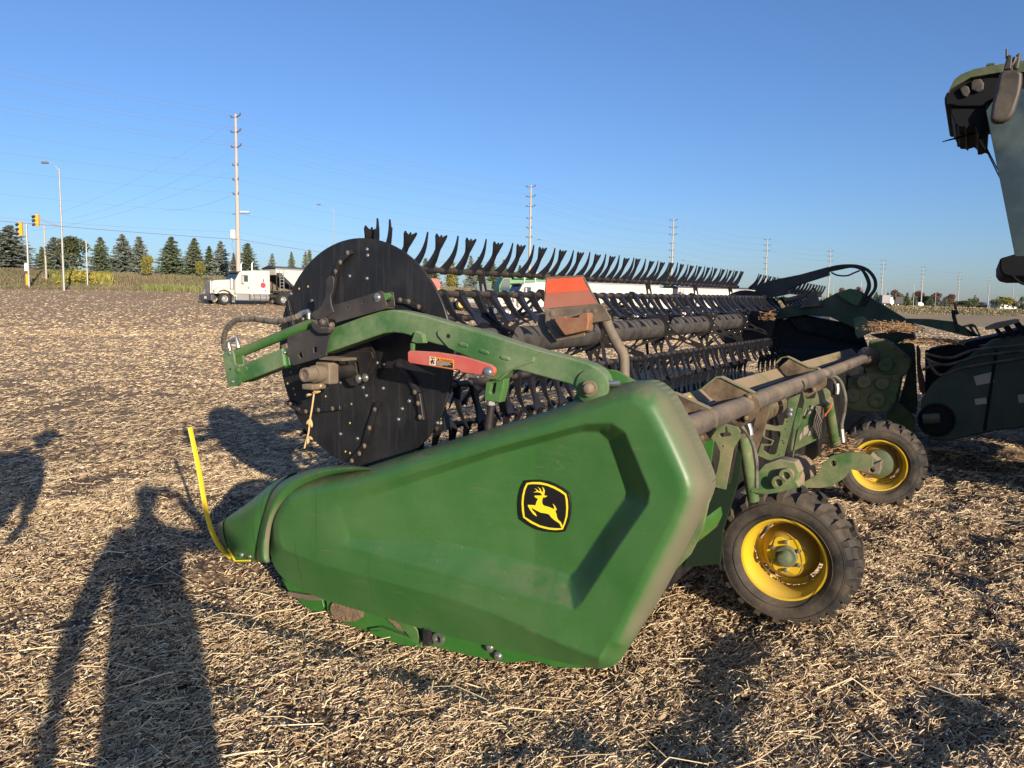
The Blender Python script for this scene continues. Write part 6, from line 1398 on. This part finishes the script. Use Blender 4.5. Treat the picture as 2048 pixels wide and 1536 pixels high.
def semi_tractor(loc, yaw, lab):
    """nose towards -x, near side at y=-1.2"""
    P = empty('semi_truck', loc, yaw); tag(P, lab, 'truck', 'white trucks parked on the field')
    B = lambda nm, x0, x1, y0, y1, z0, z1, m, bev=.04: MB().box(((x0+x1)/2, (y0+y1)/2, (z0+z1)/2), (x1-x0, y1-y0, z1-z0)).build(nm, mt[m], P, bevel=bev)
    B('bumper', -.1, .25, -1.2, 1.2, .35, .88, 'bumper'); B('number_plate', -.115, -.1, -.3, .1, .5, .72, 'white', .0)
    B('grille', .18, .32, -.52, .52, .95, 2.12, 'alu', .05)
    sl = MB()
    for k in range(9): sl.box((.165, -.44+.11*k, 1.53), (.02, .03, 1.1))
    sl.build('grille_bars', mt['bumper'], P)
    hood = [(.30, .95), (.30, 2.02), (.5, 2.16), (2.35, 2.32), (2.35, 1.0)]
    MB().prism([(x, -.68, z) for x, z in hood], (0, 1.36, 0)).build('bonnet', mt['trailer_white'], P, bevel=.1, seg=3)
    for y in (-1.18, .76):
        fen = [(.25, .95), (.35, 1.35), (.7, 1.55), (1.2, 1.62), (1.7, 1.45), (2.05, 1.1), (2.35, .75), (2.2, .72), (1.9, .95), (1.6, 1.22), (1.15, 1.34), (.75, 1.22), (.52, .95)]
        MB().prism([(x, y, z) for x, z in fen], (0, .42, 0)).build('front_fender', mt['trailer_white'], P, bevel=.05)
        B('headlamp', .28, .42, y+.05, y+.36, 1.12, 1.34, 'alu', .03)
    MB().lathe([(0, .17), (.9, .17)], (2.05, -.86, 1.45), (0, 0, 1), 14).build('air_cleaner', mt['alu'], P, True)
    cab = [(2.35, 1.0), (2.35, 2.25), (2.75, 2.95), (3.0, 3.08), (3.95, 3.14), (3.95, 1.0)]
    MB().prism([(x, -1.05, z) for x, z in cab], (0, 2.1, 0)).build('cab', mt['trailer_white'], P, bevel=.06, seg=3)
    ws = MB(); ws.add([(2.33, -.95, 2.3), (2.33, .95, 2.3), (2.71, .95, 2.93), (2.71, -.95, 2.93)], [(0, 1, 2, 3)]); ws.build('windscreen', mt['windshield'], P)
    B('sun_visor', 2.5, 2.85, -1.0, 1.0, 2.93, 3.05, 'bumper'); B('door_window', 2.95, 3.55, -1.075, -1.05, 2.12, 2.72, 'windshield', .01)
    B('door_seam', 2.72, 2.74, -1.062, -1.05, 1.1, 2.8, 'bumper', 0); B('door_seam', 3.72, 3.74, -1.062, -1.05, 1.1, 2.8, 'bumper', 0); B('door_handle', 3.5, 3.62, -1.09, -1.05, 1.5, 1.62, 'bumper', .01)
    B('wing_mirror', 2.82, 2.95, -1.5, -1.2, 1.95, 2.65, 'alu', .03); MB().tube([(2.9, -1.05, 2.7), (2.9, -1.3, 2.6), (2.9, -1.05, 1.9)], .02, 5).build('mirror_bracket', mt['alu'], P)
    sl_ = [(4.0, .98), (4.0, 3.2), (5.75, 3.22), (5.75, .98)]
    MB().prism([(x, -1.15, z) for x, z in sl_], (0, 2.3, 0)).build('sleeper', mt['trailer_white'], P, bevel=.08, seg=3)
    B('locker_door', 4.65, 5.45, -1.165, -1.15, 1.1, 1.55, 'white', .01); B('locker_handle', 5.2, 5.3, -1.18, -1.16, 1.25, 1.42, 'bumper', 0); B('marker_light', 5.0, 5.1, -1.165, -1.15, 2.15, 2.42, 'bumper', 0)
    MB().lathe([(0, .26), (.012, .26), (.012, 0)], (5.02, -1.15, 1.84), (0, -1, 0), 24).build('oval_badge', mt['maroon'], P)
    for y in (-1.02, 1.02): MB().tube([(3.98, y, .8), (3.98, y, 3.75), (4.04, y, 3.9), (4.16, y, 4.0)], .075, 12).build('exhaust_stack', mt['alu'], P, True)
    B('step_box', 2.3, 3.6, -1.15, -.7, .40, .98, 'alu', .03); MB().tube([(3.7, -.92, .68), (5.6, -.92, .68)], .31, 20).build('fuel_tank', mt['alu'], P, True)
    for x in (4.1, 4.7, 5.3): MB().lathe([(-.03, .325), (.03, .325)], (x, -.92, .68), (1, 0, 0), 20).build('tank_strap', mt['bumper'], P, True)
    B('chassis_rail', 1.2, 9.2, -.5, -.38, .72, .98, 'trailer_black', 0); B('chassis_rail', 1.2, 9.2, .38, .5, .72, .98, 'trailer_black', 0); B('fifth_wheel', 7.0, 8.2, -.5, .5, .98, 1.2, 'trailer_black', .02)
    B('mudflap', 2.12, 2.18, -1.15, -.75, .2, .75, 'alu', 0)
    tw(P, 1.2, -1.18, .52); tw(P, 1.2, .88, .52); tw(P, 7.1, -1.2, .52, .6); tw(P, 8.4, -1.2, .52, .6); tw(P, 7.1, .6, .52, .6); tw(P, 8.4, .6, .52, .6)
    MB().lathe([(0, .60), (.4, .60)], (7.1, -1.22, .6), (0, 1, 0), 20).build('wheel_guard', mt['alu'], P, True) if False else None
    for k in range(3): MB().tube(smooth_path([(5.8, -.2+.2*k, 1.9), (6.2, -.2+.2*k, 1.2), (6.7, -.1+.1*k, 1.35)], 4), .03, 5).build('air_line', mt['trailer_black'], P, True)
    return P
def hopper_trailer(loc, yaw, L, lab):
    P = empty('grain_trailer', loc, yaw); tag(P, lab, 'trailer', 'white hopper trailers parked on the field')
    B = lambda nm, x0, x1, y0, y1, z0, z1, m, bev=.02: MB().box(((x0+x1)/2, (y0+y1)/2, (z0+z1)/2), (x1-x0, y1-y0, z1-z0)).build(nm, mt[m], P, bevel=bev)
    side = [(0, 2.75), (0, 3.35), (L, 3.35), (L, 2.75), (L-2.0, 1.6), (L*.66, 1.25), (L*.5, 1.9), (L*.34, 1.25), (1.9, 1.6)]
    MB().prism([(x, -1.25, z) for x, z in side], (0, 2.5, 0)).build('hopper_body', mt['trailer_white'], P, bevel=.02)
    mbs = MB()
    for k in range(int((L-3.2)/.42)): mbs.box((2.3+k*.42, -1.268, 2.45), (.10, .035, 1.55))
    tag(mbs.build('side_ribs', mt['trailer_white'], P), None, None, None, 'stuff')
    B('top_rail', 0, L, -1.3, -1.24, 3.25, 3.38, 'alu')
    tp_ = [(x, 3.38+.0*x) for x in (0,)]
    roof = [(-1.27, 3.38), (-.7, 3.55), (0, 3.62), (.7, 3.55), (1.27, 3.38)]
    MB().prism([(0, y, z) for y, z in roof], (L, 0, 0)).build('tarp_roof', mt['tarp'], P)
    MB().prism([(-.06, y, z) for y, z in [(-1.28, 3.3), (-1.27, 3.42), (0, 3.66), (1.27, 3.42), (1.28, 3.3)]], (.05, 0, 0)).build('front_cap', mt['trailer_black'], P)
    MB().prism([(x, -1.262, z) for x, z in [(.05, 2.7), (.05, 2.95), (.5, 2.95), (2.2, 1.5), (1.9, 1.5)]], (0, 2.52, 0)).build('front_slope', mt['trailer_black'], P)
    for y in (-1.1, 1.1):
        for x in (.1, .9, 1.5): B('front_upright', x, x+.08, y-.05, y+.05, 1.3, 3.0 if x < .5 else 2.3, 'trailer_black', 0)
    for x in (.35, .75): B('ladder_rail', x, x+.05, -1.36, -1.32, 1.2, 3.3, 'alu', 0)
    for k in range(6): B('ladder_rung', .35, .8, -1.35, -1.32, 1.4+.3*k, 1.44+.3*k, 'alu', 0)
    B('trailer_frame', .1, L, -.6, .6, 1.05, 1.25, 'trailer_black'); B('landing_leg', 2.6, 2.75, -.9, -.75, .1, 1.2, 'alu', 0)
    B('mudguard', L-3.6, L-.4, -1.25, -.7, 1.08, 1.14, 'trailer_black', 0)
    tw(P, L-2.9, -1.22, .5, .6); tw(P, L-1.5, -1.22, .5, .6); tw(P, L-2.9, .62, .5, .6); tw(P, L-1.5, .62, .5, .6)
    return P
def along(p, yaw, d): return Vector((p.x+math.cos(yaw)*d, p.y+math.sin(yaw)*d, 0))
def grounded(v): return Vector((v.x, v.y, gz(v.x, v.y)))
def rig(px, Y, yaw, L, lab1, lab2, k=1.):
    p = atg(px, Y); q = grounded(along(p, yaw, 4)); semi_tractor((p.x, p.y, q.z), yaw, lab1).scale = (k, k, k)
    t0_ = along(p, yaw, 6.3*k); t1 = along(p, yaw, 6.3*k+L); za, zb = gz(t0_.x, t0_.y), gz(t1.x, t1.y)
    P = hopper_trailer((t0_.x, t0_.y, (za+zb)/2), yaw, L, lab2); P.scale = (1, k, k)
YAW = math.radians(27)
rig(412, 70, math.radians(47), 11.5, 'white bonneted truck with sleeper, chrome stacks and oval red badge, left of the black disc', 'white hopper trailer with dark sloped front, partly hidden by the black disc')
rig(978, 76, math.radians(27), 12.5, 'white bonneted truck seen through the tines in the middle', 'long white ribbed hopper trailer behind the orange marker sign', 1.13)
rig(1238, 92, math.radians(20), 13.5, 'white truck mostly hidden behind the reel and the long trailer', 'white hopper trailer farthest right, seen above the reel end', 1.13)
# tractor
mt['jd'] = simple('tractor_green', (.03, .17, .035), .4, 0, .1, 3)
def farm_tractor(loc, yaw, lab):
    P = empty('farm_tractor', loc, yaw); tag(P, lab, 'tractor')
    MB().prism([(x, -.42, z) for x, z in [(-.1, 1.2), (-.1, 1.65), (.3, 1.9), (2.1, 2.1), (2.1, 1.2)]], (0, .84, 0)).build('bonnet', mt['jd'], P, bevel=.08, seg=3)
    MB().box((1.1, -.43, 1.86), (1.6, .02, .07)).build('bonnet_stripe', mt['yellow'], P)
    MB().prism([(x, -.75, z) for x, z in [(2.1, 1.3), (2.2, 2.3), (2.35, 2.9), (3.7, 2.9), (3.8, 1.5)]], (0, 1.5, 0)).build('cab_glass', mt['windshield'], P, bevel=.04)
    MB().box((3.0, 0, 2.98), (1.7, 1.7, .16)).build('cab_roof', mt['jd'], P, bevel=.05)
    for x in (2.3, 3.72): MB().bar((x-.05, -.77, 1.4), (x, -.77, 2.9), .07, .07).build('cab_pillar', mt['jd'], P)
    MB().box((1.6, 0, 1.0), (3.4, .6, .5)).build('chassis', mt['bumper'], P, bevel=.03)
    MB().prism([(x, -1.2, z) for x, z in [(2.5, 1.5), (2.7, 1.95), (3.4, 2.05), (4.1, 1.8), (4.3, 1.4), (4.15, 1.38), (3.9, 1.68), (3.3, 1.88), (2.8, 1.8), (2.65, 1.48)]], (0, .55, 0)).build('rear_fender', mt['jd'], P)
    tw(P, .55, -1.15, .62, .45, 'yellow'); tw(P, .55, .7, .62, .45, 'yellow'); tw(P, 3.4, -1.25, .92, .55, 'yellow'); tw(P, 3.4, .7, .92, .55, 'yellow')
    MB().tube([(1.7, -.5, 2.0), (1.7, -.5, 2.9)], .05, 8).build('exhaust', mt['bumper'], P, True)
g_ = atg(910, 82); farm_tractor((g_.x, g_.y, g_.z), math.radians(12), 'green tractor with yellow wheels parked behind the second truck, seen through the tines')
# parked green combine behind truck two, red machine by the disc
def far_combine(loc, yaw, lab, m):
    P = empty('combine_harvester', loc, yaw); tag(P, lab, 'combine harvester')
    MB().prism([(x, -1.4, z) for x, z in [(0, 1.2), (0, 2.3), (.5, 3.3), (1.6, 3.4), (1.7, 3.1), (6.5, 3.2), (7.4, 2.6), (7.4, 1.2)]], (0, 2.8, 0)).build('body', mt[m], P, bevel=.1)
    MB().prism([(x, -1.42, z) for x, z in [(.1, 1.7), (.25, 2.4), (.6, 3.15), (1.4, 3.2), (1.4, 1.7)]], (0, 2.84, 0)).build('cab_glass', mt['windshield'], P)
    MB().prism([(x, -1.2, z) for x, z in [(2.0, 3.2), (1.8, 3.7), (5.4, 3.8), (5.2, 3.2)]], (0, 2.4, 0)).build('grain_tank', mt[m], P, bevel=.05)
    MB().lathe([(0, .22), (.01, .22), (.01, 0)], (2.6, -1.21, 3.5), (0, -1, 0), 16).build('round_badge', mt['white'], P)
    tw(P, 1.6, -1.7, .85, .6, 'yellow'); tw(P, 6.0, -1.5, .55, .4, 'yellow'); tw(P, 1.6, 1.1, .85, .6, 'yellow'); tw(P, 6.0, 1.1, .55, .4, 'yellow')
g_ = atg(992, 98); far_combine((g_.x, g_.y, g_.z), math.radians(15), 'green harvester standing behind the second white truck', 'jd')
g_ = atg(838, 96)
P = empty('farm_trailer', (g_.x, g_.y, g_.z), math.radians(10)); tag(P, 'red and black farm implement at the field edge right of the black disc', 'farm implement')
MB().prism([(x, -1, z) for x, z in [(0, 1.0), (.2, 2.4), (2.3, 2.3), (2.6, 1.6), (2.5, 1.0)]], (0, 2, 0)).build('body', mt['red'], P, bevel=.06)
MB().box((1.25, 0, .85), (2.6, 1.9, .35)).build('chassis', mt['trailer_black'], P, bevel=.03); MB().box((2.3, -.98, .95), (.5, .05, .2)).build('side_marker', mt['signal'], P)
tw(P, .5, -1.0, .42, .3, 'alu'); tw(P, 1.9, -1.0, .42, .3, 'alu')
# dark truck far right, pale buildings
def box_truck(px, Y, lab):
    g_ = atg(px, Y); P = empty('dark_truck', (g_.x, g_.y, g_.z), math.radians(5)); tag(P, lab, 'truck')
    MB().box((1.7, 0, 2.7), (3.6, 2.5, 3.4)).build('cargo_body', mt['bumper'], P, bevel=.05); MB().prism([(x, -1.2, z) for x, z in [(3.6, .9), (3.6, 3.4), (4.6, 3.4), (5.2, 2.2), (5.3, .9)]], (0, 2.4, 0)).build('cab', mt['alu'], P, bevel=.05)
    MB().box((7.6, 0, 2.4), (3.6, 2.4, 2.9)).build('rear_body', mt['trailer_black'], P, bevel=.04); MB().box((4.8, 0, .8), (9.4, 2.0, .3)).build('chassis', mt['trailer_black'], P)
    MB().box((4.75, -1.21, 2.7), (.55, .02, .7)).build('side_window', mt['windshield'], P)
    for x in (1.2, 4.4, 7.2): tw(P, x, -1.2, .5, .4)
box_truck(1760, 330, 'dark box truck standing far off behind the middle arm of the header')
def shed(px, Y, L, W_, H, m, roof, yaw, lab, win=6):
    g_ = atg(px, Y); P = empty('farm_building', (g_.x, g_.y, g_.z-.3), yaw); tag(P, lab, 'building')
    MB().box((L/2, 0, H/2), (L, W_, H)).build('wall', mt[m], P)
    MB().prism([(-.4, y, z) for y, z in [(-W_/2-.4, H), (-W_/4, H+W_*.09), (0, H+W_*.13), (W_/4, H+W_*.09), (W_/2+.4, H)]], (L+.8, 0, 0)).build('roof', mt[roof], P)
    for k in range(win): 
        f = MB().box((L*(k+.5)/win, -W_/2-.03, H*.55), (L/win*.5, .08, H*.3)).build('window', mt['windshield'], P)
shed(1989, 480, 13, 9, 4.2, 'white', 'tarp', math.radians(3), 'small white farm building in front of the yellowish tree on the right', 4)
shed(1962, 520, 38, 16, 3.6, 'bumper', 'alu', math.radians(2), 'long dark shed with pale arched roof behind the small white building', 9)
shed(2036, 500, 20, 12, 4.0, 'alu', 'tarp', math.radians(2), 'pale barn at the right edge below the cab', 4)
g_ = atg(1833, 372); P = empty('parked_van', (g_.x, g_.y, g_.z), .2); tag(P, 'tiny white van parked near the seventh utility pole', 'van')
MB().prism([(x, -.9, z) for x, z in [(0, .4), (0, 1.9), (1.5, 2.0), (2.6, 1.6), (3.0, .9), (3.0, .4)]], (0, 1.8, 0)).build('body', mt['white'], P, bevel=.08)
for x in (.6, 2.4): tw(P, x, -.92, .34, .2)
